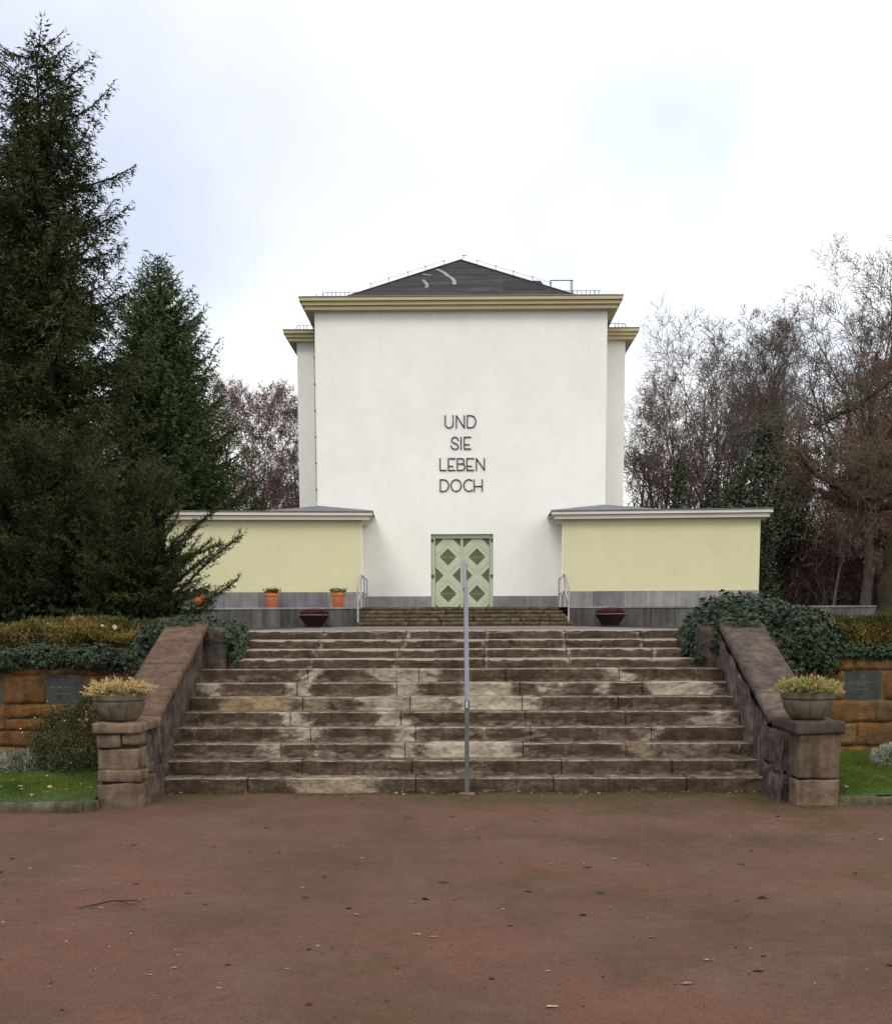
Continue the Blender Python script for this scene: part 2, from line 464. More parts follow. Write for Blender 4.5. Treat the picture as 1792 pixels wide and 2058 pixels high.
def leafm(name, c0, c1, rough=0.7, spec=0.08, var=0.45, trans=0.0):
    t = Mt(name, rough, spec)
    at = t.attr('tint')
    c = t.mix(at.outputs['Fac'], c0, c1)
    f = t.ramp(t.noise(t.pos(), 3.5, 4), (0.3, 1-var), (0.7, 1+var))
    c = t.mix(1.0, c, f, 'MULTIPLY')
    t.col(c)
    if trans:
        tr = t.n('BsdfTranslucent'); t.l(c, tr.inputs[0])
        ms = t.n('MixShader'); ms.inputs[0].default_value = trans
        o = t.nt.nodes['Material Output']
        t.l(t.b.outputs[0], ms.inputs[1]); t.l(tr.outputs[0], ms.inputs[2]); t.l(ms.outputs[0], o.inputs[0])
    return t.m
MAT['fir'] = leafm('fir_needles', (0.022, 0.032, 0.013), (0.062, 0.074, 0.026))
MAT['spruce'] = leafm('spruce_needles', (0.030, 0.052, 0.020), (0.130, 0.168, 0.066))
MAT['yew'] = leafm('yew_needles', (0.016, 0.024, 0.010), (0.066, 0.074, 0.022))
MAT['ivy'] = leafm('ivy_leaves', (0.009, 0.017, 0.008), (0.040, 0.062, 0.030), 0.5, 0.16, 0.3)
MAT['heath'] = leafm('heath_shoots', (0.032, 0.040, 0.012), (0.180, 0.128, 0.036))
MAT['grass'] = leafm('grass_blades', (0.052, 0.088, 0.012), (0.150, 0.200, 0.032), 0.7, 0.15, 0.3, 0.25)
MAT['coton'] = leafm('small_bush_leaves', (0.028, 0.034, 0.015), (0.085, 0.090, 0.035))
MAT['laven'] = leafm('silver_grey_leaves', (0.14, 0.14, 0.105), (0.34, 0.34, 0.27))
MAT['straw'] = leafm('straw_heather', (0.18, 0.125, 0.04), (0.54, 0.41, 0.19), 0.7, 0.2, 0.2)
MAT['straw_g'] = leafm('yellow_green_heather', (0.12, 0.11, 0.03), (0.38, 0.34, 0.13), 0.7, 0.2, 0.2)
MAT['purple'] = leafm('purple_heather', (0.045, 0.010, 0.018), (0.15, 0.035, 0.055), 0.8, 0.2, 0.2)
MAT['redplant'] = leafm('red_brown_pot_plant', (0.06, 0.018, 0.014), (0.16, 0.06, 0.04), 0.8, 0.2, 0.2)
MAT['greenplant'] = leafm('grey_green_pot_plant', (0.05, 0.06, 0.03), (0.24, 0.25, 0.15), 0.8, 0.2, 0.2)
MAT['beech'] = leafm('withered_beech_leaves', (0.080, 0.045, 0.034), (0.21, 0.115, 0.080), 0.8, 0.2, 0.4)
MAT['redbud'] = leafm('red_brown_hanging_leaves', (0.11, 0.058, 0.046), (0.25, 0.135, 0.105), 0.8, 0.2, 0.4)
MAT['holly'] = leafm('dark_evergreen_leaves', (0.016, 0.024, 0.012), (0.060, 0.076, 0.034), 0.5, 0.4)
MAT['under'] = leafm('brown_undergrowth', (0.040, 0.029, 0.021), (0.155, 0.108, 0.082), 0.9, 0.1)
MAT['crumb'] = leafm('dark_rotten_leaves', (0.018, 0.012, 0.009), (0.075, 0.048, 0.034), 0.9, 0.1)
MAT['dead'] = leafm('dry_dead_leaves', (0.14, 0.080, 0.042), (0.42, 0.31, 0.21), 0.8, 0.2, 0.3)
MAT['deadred'] = leafm('red_dead_leaves', (0.14, 0.05, 0.025), (0.34, 0.14, 0.08), 0.8, 0.2, 0.3)
MAT['petal'] = simple('white_petal', (0.78, 0.78, 0.74), 0.05)
MAT['flower'] = simple('orange_flower', (0.75, 0.25, 0.12), 0.05)

def barkm(name, c0, c1, moss=None):
    t = Mt(name, 0.95, 0.1)
    f = t.noise(t.pos((6, 6, 1)), 3, 6, 0.65)
    c = t.ramp(f, (0.3, c0), (0.7, c1))
    if moss:
        c = t.mix(t.ramp(t.noise(t.pos(), 2.2, 6), (0.45, 0.0), (0.6, 0.85)), c, moss)
    t.col(c); t.bump(f, 0.6, 0.03)
    return t.m
MAT['bark'] = barkm('grey_brown_bark', (0.056, 0.043, 0.034), (0.150, 0.120, 0.098))
MAT['bark_dark'] = barkm('dark_conifer_bark', (0.020, 0.017, 0.014), (0.055, 0.044, 0.036))
MAT['twig'] = barkm('purple_grey_twigs', (0.078, 0.056, 0.047), (0.155, 0.113, 0.095))
MAT['twig_red'] = barkm('red_brown_twigs', (0.090, 0.060, 0.050), (0.185, 0.125, 0.105))
MAT['oaktwig'] = barkm('dry_oak_twigs', (0.070, 0.052, 0.036), (0.150, 0.115, 0.080))
MAT['mossbark'] = barkm('mossy_oak_bark', (0.022, 0.018, 0.012), (0.068, 0.055, 0.038), (0.062, 0.058, 0.018))

def concrete():
    t = Mt('weathered_concrete_bowl', 0.9, 0.2); p = t.pos()
    c = t.ramp(t.noise(p, 7, 7, 0.6), (0.3, (0.062, 0.051, 0.029)), (0.5, (0.118, 0.099, 0.064)), (0.75, (0.165, 0.142, 0.102)))
    t.col(c); t.bump(t.noise(p, 90, 5), 0.3, 0.004)
    return t.m
MAT['concrete'] = concrete()
MAT['terracotta'] = simple('terracotta', (0.55, 0.165, 0.065), 0.12, 9, 0.75, 0.1)
MAT['redbowl'] = simple('dark_red_metal_bowl', (0.030, 0.012, 0.013), 0.25, 5, 0.45, 0.1, spec=0.5)
MAT['redrim'] = simple('worn_bowl_rim', (0.20, 0.14, 0.14), 0.2, 9, 0.6, 0)
MAT['rail'] = simple('blue_grey_rail_paint', (0.098, 0.104, 0.135), 0.15, 9, 0.42, 0.1, spec=0.5)
MAT['post'] = simple('dull_grey_post_paint', (0.10, 0.095, 0.09), 0.25, 9, 0.6, 0.15, spec=0.4)
MAT['footplate'] = simple('rusty_foot_plate', (0.15, 0.085, 0.06), 0.35, 12, 0.85, 0.3)
MAT['chip'] = simple('bare_paint_chip', (0.5, 0.5, 0.48), 0.1)

# ------------------------------------------------------------------ geometry helpers for plants
def blades(P, D, Ln, W, rs, flat=None):
    """one thin triangle per point"""
    n = len(P)
    S = nrm(np.cross(D, rs.normal(size=(n, 3)))) if flat is None else nrm(np.cross(D, flat))
    Ln = np.broadcast_to(np.asarray(Ln, float), (n,))[:, None]; W = np.broadcast_to(np.asarray(W, float), (n,))[:, None]
    V = np.stack([P - S*W/2, P + S*W/2, P + D*Ln], 1).reshape(-1, 3)
    F = np.arange(3*n).reshape(n, 3)
    return V, F

def leafs(P, T, Nn, size, kind='diamond'):
    """leaf at P, tip direction T, facing Nn"""
    n = len(P)
    T = nrm(T); S = nrm(np.cross(T, Nn)); Nn = np.cross(S, T)
    size = np.broadcast_to(np.asarray(size, float), (n,))[:, None]
    if kind == 'ivy':
        sh = [(0, 0, 0), (-.52, .10, -.06), (-.50, .42, -.10), (-.24, .48, 0), (0, 1.0, -.14), (.24, .48, 0), (.50, .42, -.10), (.52, .10, -.06)]
        tri = [(0, 1, 2), (0, 2, 3), (0, 3, 4), (0, 4, 5), (0, 5, 6), (0, 6, 7)]
    elif kind == 'oval':
        sh = [(0, 0, 0), (-.32, .3, .05), (-.28, .7, .05), (0, 1, -.08), (.28, .7, .05), (.32, .3, .05)]
        tri = [(0, 1, 2), (0, 2, 3), (0, 3, 4), (0, 4, 5)]
    else:
        sh = [(0, 0, 0), (-.3, .5, .04), (0, 1, 0), (.3, .5, .04)]
        tri = [(0, 1, 2), (0, 2, 3)]
    k = len(sh)
    V = np.stack([P + size*(S*a + T*b + Nn*c) for a, b, c in sh], 1).reshape(-1, 3)
    F = (np.array(tri)[None] + (np.arange(n)*k)[:, None, None]).reshape(-1, 3)
    return V, F, k

def tubes_np(P0, P1, R0, R1, ns=3):
    n = len(P0)
    D = nrm(P1-P0)
    A = nrm(np.cross(D, np.where(np.abs(D[:, 2:3]) > .9, np.array([[1., 0, 0]]), np.array([[0, 0, 1.]]))))
    B = np.cross(D, A)
    rings = []
    for P, Rr in ((P0, R0), (P1, R1)):
        for j in range(ns):
            t = 2*math.pi*j/ns
            rings.append(P + (A*math.cos(t)+B*math.sin(t))*Rr[:, None])
    V = np.stack(rings, 1).reshape(-1, 3)
    q = []
    for j in range(ns):
        k = (j+1) % ns
        q += [(j, k, ns+k), (j, ns+k, ns+j)]
    F = (np.array(q)[None] + (np.arange(n)*2*ns)[:, None, None]).reshape(-1, 3)
    return V, F

def cat(parts):
    V, F, T, o = [], [], [], 0
    for p in parts:
        V.append(p[0]); F.append(p[1]+o); o += len(p[0])
        if len(p) > 2: T.append(p[2])
    return np.concatenate(V), np.concatenate(F), (np.concatenate(T) if T else None)

def tcol(t):
    """scalar tint per vertex -> colour"""
    return np.repeat(np.clip(t, 0, 1)[:, None], 3, 1)

# ---------------------------------------------------------------- conifers
def conifer(name, loc, H, Rb, seed, mat, label, cat_, base=0.12, dz=0.42, nb=6, droop=0.35, upturn=0.35, prof=0.85,
            irregular=0.2, bl=0.26, bw=0.075, step=0.16, group=None, bare_to=0.0, lean=0.0, miss=0.0, hang=(-.45, .2)):
    rs = np.random.default_rng(seed)
    root = thing(name, loc, label, cat_, group)
    P, D, T = [], [], []
    bp0, bp1, br0, br1 = [], [], [], []
    z = H*base
    while z < H*0.985:
        t = (z/H-base)/(1-base)
        env = Rb*(max(0.0, 1-t)**prof)*(0.75+0.25*min(1, t*6))
        k = nb if t < .9 else 4
        a0 = rs.uniform(0, 6.28)
        for i in range(k):
            if rs.random() < miss: continue
            a = a0 + 6.283*i/k + rs.normal(0, .25)
            Lb = max(.25, env*rs.uniform(1-irregular*1.6, 1+irregular))
            if z < bare_to and rs.random() < .65: Lb *= rs.uniform(.25, .55)
            zz = z + rs.uniform(-.5, .5)*dz
            h = np.array([math.cos(a), math.sin(a), 0.])
            sd_ = np.array([-h[1], h[0], 0.])
            dr = droop*rs.uniform(.6, 1.4)*(1-t*.9); ut = upturn*rs.uniform(.6, 1.3)
            n = max(4, int(Lb/step))
            s = np.linspace(0.08, 1, n)
            ax = h[None]*(Lb*s)[:, None]
            ax[:, 2] = zz + Lb*(0.18*s*(t*1.6+.2) - dr*s*(1-.35*s) + ut*.55*s**3)
            # axis tubes
            q = ax[::max(1, n//4)]
            bp0 += list(q[:-1]); bp1 += list(q[1:])
            rr = 0.012+0.018*Lb*(1-np.linspace(0, 1, len(q)))
            br0 += list(rr[:-1]); br1 += list(rr[1:])
            # side twigs
            tw = (0.42*Lb*(1-s)**.8*(s > .1) + .16)*rs.uniform(.6, 1.25, n)
            for side in (-1, 1):
                fwd = rs.uniform(.45, .95, n)
                td = nrm(sd_[None]*side + h[None]*fwd[:, None] + np.array([0, 0, 1.])*rs.uniform(*hang, n)[:, None])
                m = np.maximum(2, (tw/step*1.5).astype(int))
                idx = np.repeat(np.arange(n), m)
                u = rs.uniform(0.0, 1.0, len(idx))
                pp = ax[idx] + td[idx]*(tw[idx]*u)[:, None] + rs.normal(0, .035, (len(idx), 3))
                pp[:, 2] -= (u*tw[idx])**2*.25
                dd = nrm(td[idx] + rs.normal(0, .55, (len(idx), 3)) + np.array([0, 0, .12]))
                P.append(pp); D.append(dd)
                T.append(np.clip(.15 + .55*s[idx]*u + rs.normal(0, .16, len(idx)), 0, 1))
            # leader shoots on the axis
            dd = nrm(np.gradient(ax, axis=0) + rs.normal(0, .3*step, (n, 3)))
            P.append(ax); D.append(dd); T.append(np.full(n, .5))
        z += dz*(1-.45*t)*rs.uniform(.75, 1.25)
    P = np.concatenate(P); D = np.concatenate(D); T = np.concatenate(T)
    n = len(P)
    V, F = blades(P, D, bl*rs.uniform(.6, 1.25, n), bw*rs.uniform(.7, 1.4, n), rs)
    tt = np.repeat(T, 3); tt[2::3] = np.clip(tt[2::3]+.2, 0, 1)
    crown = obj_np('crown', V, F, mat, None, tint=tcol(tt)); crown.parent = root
    V, F = tubes_np(np.array(bp0), np.array(bp1), np.array(br0), np.array(br1))
    b = obj_np('branches', V, F, MAT['bark_dark'], None); b.parent = root
    tr = MB(); zs = np.linspace(-.3, H*.97, 12); r0 = 0.011*H+.05
    tr.tube([(lean*math.sin(q*.5), 0, q) for q in zs], [r0*(1-q/H*.97)+.012 for q in np.maximum(zs, 0)], 9)
    o = tr.build('trunk', MAT['bark_dark'], None, smooth=True); o.parent = root
    return root, n

# ---------------------------------------------------------------- bare trees
def bare_skeleton(H, seed, spread=0.8, first=0.3, up_=0.55, n1=13, n2=7, n3=7, n4=5, crook=.12, r0=None):
    rs = np.random.default_rng(seed)
    segs = {0: [], 1: [], 2: []}
    r0 = r0 or H*0.0125
    def grow(p, d, Ln, r, lev):
        ns = (9, 6, 4, 3, 2)[lev]
        pts = [p]; ds = []
        dd = d
        for i in range(ns):
            dd = nrm(dd + rs.normal(0, crook*(1 if lev else .35), 3) + np.array([0, 0, (.06, .10, .10, .05, -.02)[lev]]))
            ds.append(dd); pts.append(pts[-1] + dd*Ln/ns)
        rad = r*(1-np.linspace(0, 1, ns+1)*(.88 if lev else .97))
        bucket = 0 if lev == 0 else (1 if lev < 3 else 2)
        for i in range(ns):
            segs[bucket].append((pts[i], pts[i+1], rad[i], rad[i+1]))
        if lev == 4: return
        cnt = (n1, n2, n3, n4)[lev]
        lo = (first, .2, .15, .1)[lev]
        ts = np.sort(rs.uniform(lo, 1.0, cnt))
        ga = rs.uniform(0, 6.28)
        for k, t in enumerate(ts):
            j = min(ns-1, int(t*ns)); f = t*ns-j
            q = pts[j]*(1-f)+pts[j+1]*f
            ga += 2.4 + rs.normal(0, .4)
            ax = ds[j]
            a = nrm(np.cross(ax, np.array([.31, .17, .93]) if abs(ax[2]) < .9 else np.array([1., 0, 0]))); b = np.cross(ax, a)
            out_ = a*math.cos(ga)+b*math.sin(ga)
            ang = (up_*rs.uniform(.75, 1.3), .75, .8, .8)[lev]*rs.uniform(.7, 1.2)
            nd = nrm(ax*math.cos(ang)+out_*math.sin(ang))
            cl = Ln*((spread*.66)*(1.08-.45*t) if lev == 0 else (.52, .55, .55)[lev-1]*(1.15-.6*t))*rs.uniform(.7, 1.2)
            grow(q, nd, cl, max(.006, rad[j]*(.55 if lev == 0 else .6)), lev+1)
    grow(np.array([0, 0, -.3]), np.array([rs.normal(0, .03), rs.normal(0, .03), 1.]), H*.80, r0, 0)
    return segs

def bare_tree(name, loc, H, seed, label, group=None, twig='twig', leaf=None, nleaf=0, lsize=.16, tw=0.0075, rz=0., **k):
    segs = bare_skeleton(H, seed, **k)
    root = thing(name, loc, label, 'tree', group); root.rotation_euler = (0, 0, rz)
    rs = np.random.default_rng(seed+99)
    for b, nm, mt, ns in ((0, 'trunk', 'bark', 8), (1, 'limbs', 'bark', 4), (2, 'twigs', twig, 3)):
        s = segs[b]
        P0 = np.array([q[0] for q in s]); P1 = np.array([q[1] for q in s])
        R0 = np.array([q[2] for q in s]); R1 = np.array([q[3] for q in s])
        if b == 2:
            R0 = np.maximum(R0, tw); R1 = np.maximum(R1, tw*.8)
        V, F = tubes_np(P0, P1, R0, R1, ns)
        o = obj_np(nm, V, F, MAT[mt], None, smooth=(b == 0)); o.parent = root
        if b == 2 and leaf:
            i = rs.integers(0, len(P0), nleaf); u = rs.random((nleaf, 1))
            # leaves keep to clumps
            C = P0[i]*(1-u)+P1[i]*u
            keep = fbm(C*.35+seed, 3) + rs.normal(0, .15, nleaf) > -.1
            C = C[keep]+rs.normal(0, .09, (keep.sum(), 3))
            V, F, kk = leafs(C, rs.normal(size=C.shape)+np.array([0, 0, -.8]), rs.normal(size=C.shape), lsize*rs.uniform(.6, 1.4, len(C)))
            tt = np.repeat(np.clip(rs.normal(.45, .25, len(C)), 0, 1), kk)
            o = obj_np('leaves', V, F, MAT[leaf], None, tint=tcol(tt)); o.parent = root
    return root

# ---------------------------------------------------------------- leafy lumps
def lump_points(ells, n, rs, shell=(.8, 1.05), noise=.18, nf=2.2):
    """points on a union of ellipsoids: list of (cx,cy,cz,rx,ry,rz)"""
    ells = np.array(ells, float)
    ar = (ells[:, 3]*ells[:, 4]+ells[:, 4]*ells[:, 5]+ells[:, 3]*ells[:, 5]); pr = ar/ar.sum()
    i = rs.choice(len(ells), n, p=pr)
    d = nrm(rs.normal(size=(n, 3)))
    s = rs.uniform(*shell, n)*(1+noise*fbm(d*nf+ells[i, :3]*1.7, 3))
    p = ells[i, :3] + d*ells[i, 3:]*s[:, None]
    nn = nrm(d/ells[i, 3:])
    ok = np.ones(n, bool)
    for j in range(len(ells)):
        q = np.linalg.norm((p-ells[j, :3])/ells[j, 3:], axis=1)
        ok &= (q > .72) | (i == j)
    return p[ok], nn[ok], s[ok]

# ================================================================== GROUND AND TERRAIN
def sheet(name, x0, x1, y0, y1, zf, mat, nx, ny):
    xs = np.linspace(x0, x1, nx); ys = np.linspace(y0, y1, ny)
    X, Y = np.meshgrid(xs, ys)
    Z = zf(X, Y)
    V = np.stack([X, Y, Z], -1).reshape(-1, 3)
    a = (np.arange(ny-1)[:, None]*nx + np.arange(nx-1)[None]).ravel()
    F = np.stack([a, a+1, a+nx+1, a+nx], 1)
    o = obj_np(name, V, F, mat, None, smooth=True)
    return tag(o, kind='structure')
def court_z(X, Y):
    p = np.stack([X*.5, Y*.5, X*0], -1)
    return .018*fbm(p, 4)*np.clip((-.25-Y)/.8, .15, 1) + .012*np.exp(-((Y+.25)/.3)**2)*fbm(p*5, 3)
sheet('court_ground', -12, 12, -14, 0.6, court_z, MAT['ground'], 260, 170)
sheet('ground', -700, 700, -700, 900, lambda X, Y: X*0-.06, MAT['ground'], 12, 12)
def bed_z(X, Y):
    p = np.stack([X*.6, Y*.6, X*0], -1)
    return 1.16 + .34*np.clip((Y-2.75)/2.5, 0, 1) + .03*fbm(p, 3)*(Y > 2.8)
for s in (-1, 1):
    a, b = sorted((s*3.3, s*14))
    sheet('planted_bed', a, b, 2.72, 33, bed_z, MAT['soil'], 40, 60)
sheet('terrace_path', -3.35, 3.35, 3.52, 33, lambda X, Y: X*0+1.548 + .004*fbm(np.stack([X, Y, X*0], -1), 3), MAT['path'], 20, 60)
sheet('woodland_floor', -150, 150, 33.4, 330, lambda X, Y: X*0+1.45, MAT['soil'], 8, 8)
for s in (-1, 1):
    a, b = sorted((s*14.0, s*150))
    sheet('woodland_floor', a, b, 2.72, 33.4, lambda X, Y: X*0+1.44, MAT['soil'], 8, 8)
    a, b = sorted((s*(3.335 if s < 0 else 3.29), s*11))
    sheet('lawn', a, b, -1.15 if s < 0 else -.86, 2.62, lambda X, Y: .075+.06*np.clip((Y+1.1)/3, 0, 1)+.012*fbm(np.stack([X, Y, X*0], -1)*1.5, 3), MAT['turf'], 60, 40)

# ================================================================== ROUGH STONE
def rough_block(name, x0, x1, y0, y1, z0, z1, mat, parent, res=.07, amp=.012, bev=.012, seed=0, freq=5, label=None, xf=None, smooth=False):
    nx, ny, nz = (max(1, int(round(d/res))) for d in (x1-x0, y1-y0, z1-z0))
    idx = {}; V = []
    def vid(i, j, k):
        key = (i, j, k)
        if key not in idx:
            idx[key] = len(V)
            x = x0+(x1-x0)*i/nx; y = y0+(y1-y0)*j/ny; z = z0+(z1-z0)*k/nz
            ex, ey, ez = i in (0, nx), j in (0, ny), k in (0, nz)
            c = ex+ey+ez
            if c >= 2:
                if ex: x += bev*(1 if i == 0 else -1)
                if ey: y += bev*(1 if j == 0 else -1)
                if ez: z += bev*(1 if k == 0 else -1)
            V.append((x, y, z))
        return idx[key]
    F = []
    for i in range(nx):
        for j in range(ny):
            F.append((vid(i, j, 0), vid(i, j+1, 0), vid(i+1, j+1, 0), vid(i+1, j, 0)))
            F.append((vid(i, j, nz), vid(i+1, j, nz), vid(i+1, j+1, nz), vid(i, j+1, nz)))
    for i in range(nx):
        for k in range(nz):
            F.append((vid(i, 0, k), vid(i+1, 0, k), vid(i+1, 0, k+1), vid(i, 0, k+1)))
            F.append((vid(i, ny, k), vid(i, ny, k+1), vid(i+1, ny, k+1), vid(i+1, ny, k)))
    for j in range(ny):
        for k in range(nz):
            F.append((vid(0, j, k), vid(0, j, k+1), vid(0, j+1, k+1), vid(0, j+1, k)))
            F.append((vid(nx, j, k), vid(nx, j+1, k), vid(nx, j+1, k+1), vid(nx, j, k+1)))
    V = np.array(V)
    q = V*freq + seed*13.7
    off = np.stack([fbm(q, 3), fbm(q+31, 3), fbm(q+67, 3)], 1)
    V = V + off*amp
    if xf is not None: V = xf(V)
    o = obj_np(name, V, np.array(F), mat, parent, smooth=smooth)
    if label: o['label'] = label
    return o

# ================================================================== THE WIDE OUTDOOR STAIRS
stairs = thing('outdoor_staircase', (0, 0, 0), 'wide weathered brown stone stairs of twelve steps with flaking pale patches', 'staircase')
RISE, TREAD = 0.142, 0.30
JO = {1: [-2.1, -.45, .90, 2.2], 2: [-1.6, -.5, 1.0, 2.1], 3: [-1.85, -.58, .63, 1.68], 4: [-1.58, -.48, .72, 1.98], 5: [-1.83, -.65, .68, 1.75],
      6: [-1.73, -.56, .66, 1.7], 7: [-1.83, -.72, .65, 2.0], 8: [-1.74, -.48, .5, 1.78],
      9: [-1.76, -.75, .26, 1.25, 2.2], 10: [-1.73, -.74, .27, 1.24, 2.25], 11: [-1.72, -.7, .28, 1.26, 2.2], 12: [-1.70, -.68, .3, 1.28, 2.2]}
# pale patches: (x0, x1, strength, tone 0 cream .. 1 tan) for each step from the ground up
PA = {1: [(-1.70, -.80, .72, .55), (-2.5, -2.35, .5, .2)],
      2: [(-.2, .0, .3, 0)],
      3: [(-2.08, -1.72, .62, .1), (-.86, -.42, .75, .15), (-.42, .68, .95, 0), (1.62, 2.05, .72, .75), (2.05, 2.65, .5, .6)],
      4: [(-1.95, -1.42, .70, .1), (-.78, -.35, .72, .1), (.1, .35, .55, 0), (.62, .80, .68, .2), (1.92, 2.12, .72, 0)],
      5: [(-2.05, -1.58, .66, .05), (-.92, -.52, .80, .1), (2.45, 2.92, .75, .2), (.1, .3, .4, 0)],
      6: [(-2.68, -1.72, .82, .8), (-1.7, -1.3, .68, .65), (-1.25, -.1, .78, .2), (-.1, .95, .85, .05), (.0, .3, .9, 0)],
      7: [(-2.93, -2.60, .80, .1), (-1.98, -1.62, .80, .05), (-.85, -.45, .80, .1), (.02, .56, .82, .15), (1.46, 1.66, .85, 0), (2.0, 2.80, .98, 0), (.75, 1.3, .5, .3)],
      8: [(-1.82, -1.50, .75, .05), (-1.05, -.25, .76, .1), (1.60, 1.90, .92, 0), (-2.0, -1.7, .55, .1)]}
def step_geo(k):
    if k <= 8: return TREAD*(k-1), RISE*k, RISE, 2.955
    return 2.1+.35*(k-8), 1.136+.106*(k-8), .106, 2.70
for k in range(1, 13):
    y0, zt, h, hw = step_geo(k)
    dep = (TREAD if k < 8 else .36) + .05
    if k == 12: dep = .75
    st = sub('step', stairs)
    xs_ = [-hw]+JO[k]+[hw]
    for b in range(len(xs_)-1):
        xa, xb = xs_[b]+.0035, xs_[b+1]-.0035
        n = max(8, int((xb-xa)/.028))
        X = np.linspace(xa, xb, n+1)
        # profile from the foot of the riser over the nosing to the back of the tread: (y, z, riser height share, edge weight)
        pr = [(0.012, -.03, 0, 0)] + [(0, h*f, f, 0) for f in (.04, .14, .26, .38, .50, .62, .74, .85, .93)] + \
             [(.004, h*.975, .975, .5), (.016, h, 1, .62), (.05, h, 1.05, .40), (.12, h, 1.1, .25), (.2, h, 1.2, .2), (dep, h, 1.3, .1)]
        m = len(pr)
        py = np.array([q[0] for q in pr]); pz = np.array([q[1] for q in pr]); pf = np.array([q[2] for q in pr]); pe = np.array([q[3] for q in pr])
        XX = np.repeat(X[:, None], m, 1); YY = y0+py[None]+0*XX; ZZ = (zt-h)+pz[None]+0*XX
        q = np.stack([XX, YY, ZZ], -1)
        wob = .13*fbm(q*np.array([3.1, 1, 9])+k*7.1, 4)
        W = np.zeros_like(XX); T = np.zeros_like(XX); best = np.zeros_like(XX)
        for (a0, a1, s, tn) in PA.get(k, []):
            d = np.minimum(XX+wob-a0, a1-XX-wob)
            v = np.clip(d/.22+.45, 0, 1)*s
            T = np.where(v > best, tn, T); best = np.maximum(best, v)
        W = best*.90
        # scaled-off band along the foot of the risers
        low = np.clip((.42-pf[None]+.30*fbm(np.stack([XX*1.3, XX*0+k*3.3, ZZ*0], -1), 4))/.25, 0, 1)
        W = np.maximum(W, (.36 if 1 < k < 9 else .20)*low*(pf[None] < .8))
        W = np.where(pf[None] > 1.02, np.maximum(W*.7, .34), W)
        if k >= 9:
            for jx in JO[k]:
                W = np.maximum(W, .55*np.clip(1.2-np.abs(XX-jx+wob*.3)/.05, 0, 1))
        E_ = np.repeat(pe[None], len(X), 0)
        if k >= 9: E_ = E_ + np.where((pf > .7)[None], np.clip((pf[None]-.68)*2.2, 0, .62), 0)
        else: E_ = E_ + np.where((pf > .9)[None], .06, 0)
        # relief: flaked places lie back, the crust is lumpy, the lips are worn
        relief = .010*fbm(q*np.array([6, 6, 14]), 4) + .016*np.clip((W-.3)/.4, 0, 1)*(.6+.6*fbm(q*5+40, 3))
        relief *= np.clip(pf[None]*8, 0, 1)*(pf[None] < .98)
        YY = YY + relief
        lip = np.abs(fbm(np.stack([XX*5, XX*0+k, XX*0], -1), 4))
        if k >= 9:
            drop = np.where((pf >= .85)[None] & (py < .06)[None], .022*lip, 0); ZZ = ZZ - drop
            YY = YY + np.where(((pf > .7) & (pf < 1.03))[None], .02*lip, 0)
        else:
            drop = np.where((pf >= .97)[None] & (py < .03)[None], .007*lip, 0); ZZ = ZZ - drop
        if k > 1: ZZ = ZZ + np.where((pf > 1.0)[None], .004*fbm(q*4, 3), 0)
        edge_in = np.zeros_like(XX); edge_in[0] = edge_in[-1] = .008
        YY = YY + edge_in
        V = np.stack([XX, YY, ZZ], -1).reshape(-1, 3)
        a = (np.arange(n)[:, None]*m + np.arange(m-1)[None]).ravel()
        F = np.stack([a, a+m, a+m+1, a+1], 1)
        # close the two ends with fans to the back foot
        base = len(V); V = np.concatenate([V, [[xa, y0+dep, zt-h-.03], [xb, y0+dep, zt-h-.03]]])
        tri = []
        for j in range(m-1):
            tri.append((base, j+1, j, j)); tri.append((base+1, n*m+j, n*m+j+1, n*m+j+1))
        wear = np.stack([W, T, E_], -1).reshape(-1, 3)
        wear = np.concatenate([wear, np.zeros((2, 3))])
        tri = np.array(tri)[:, :3]
        F3 = np.concatenate([F[:, [0, 1, 2]], F[:, [0, 2, 3]], tri])
        obj_np('step_block', V, F3, MAT['step'], st, wear=wear)

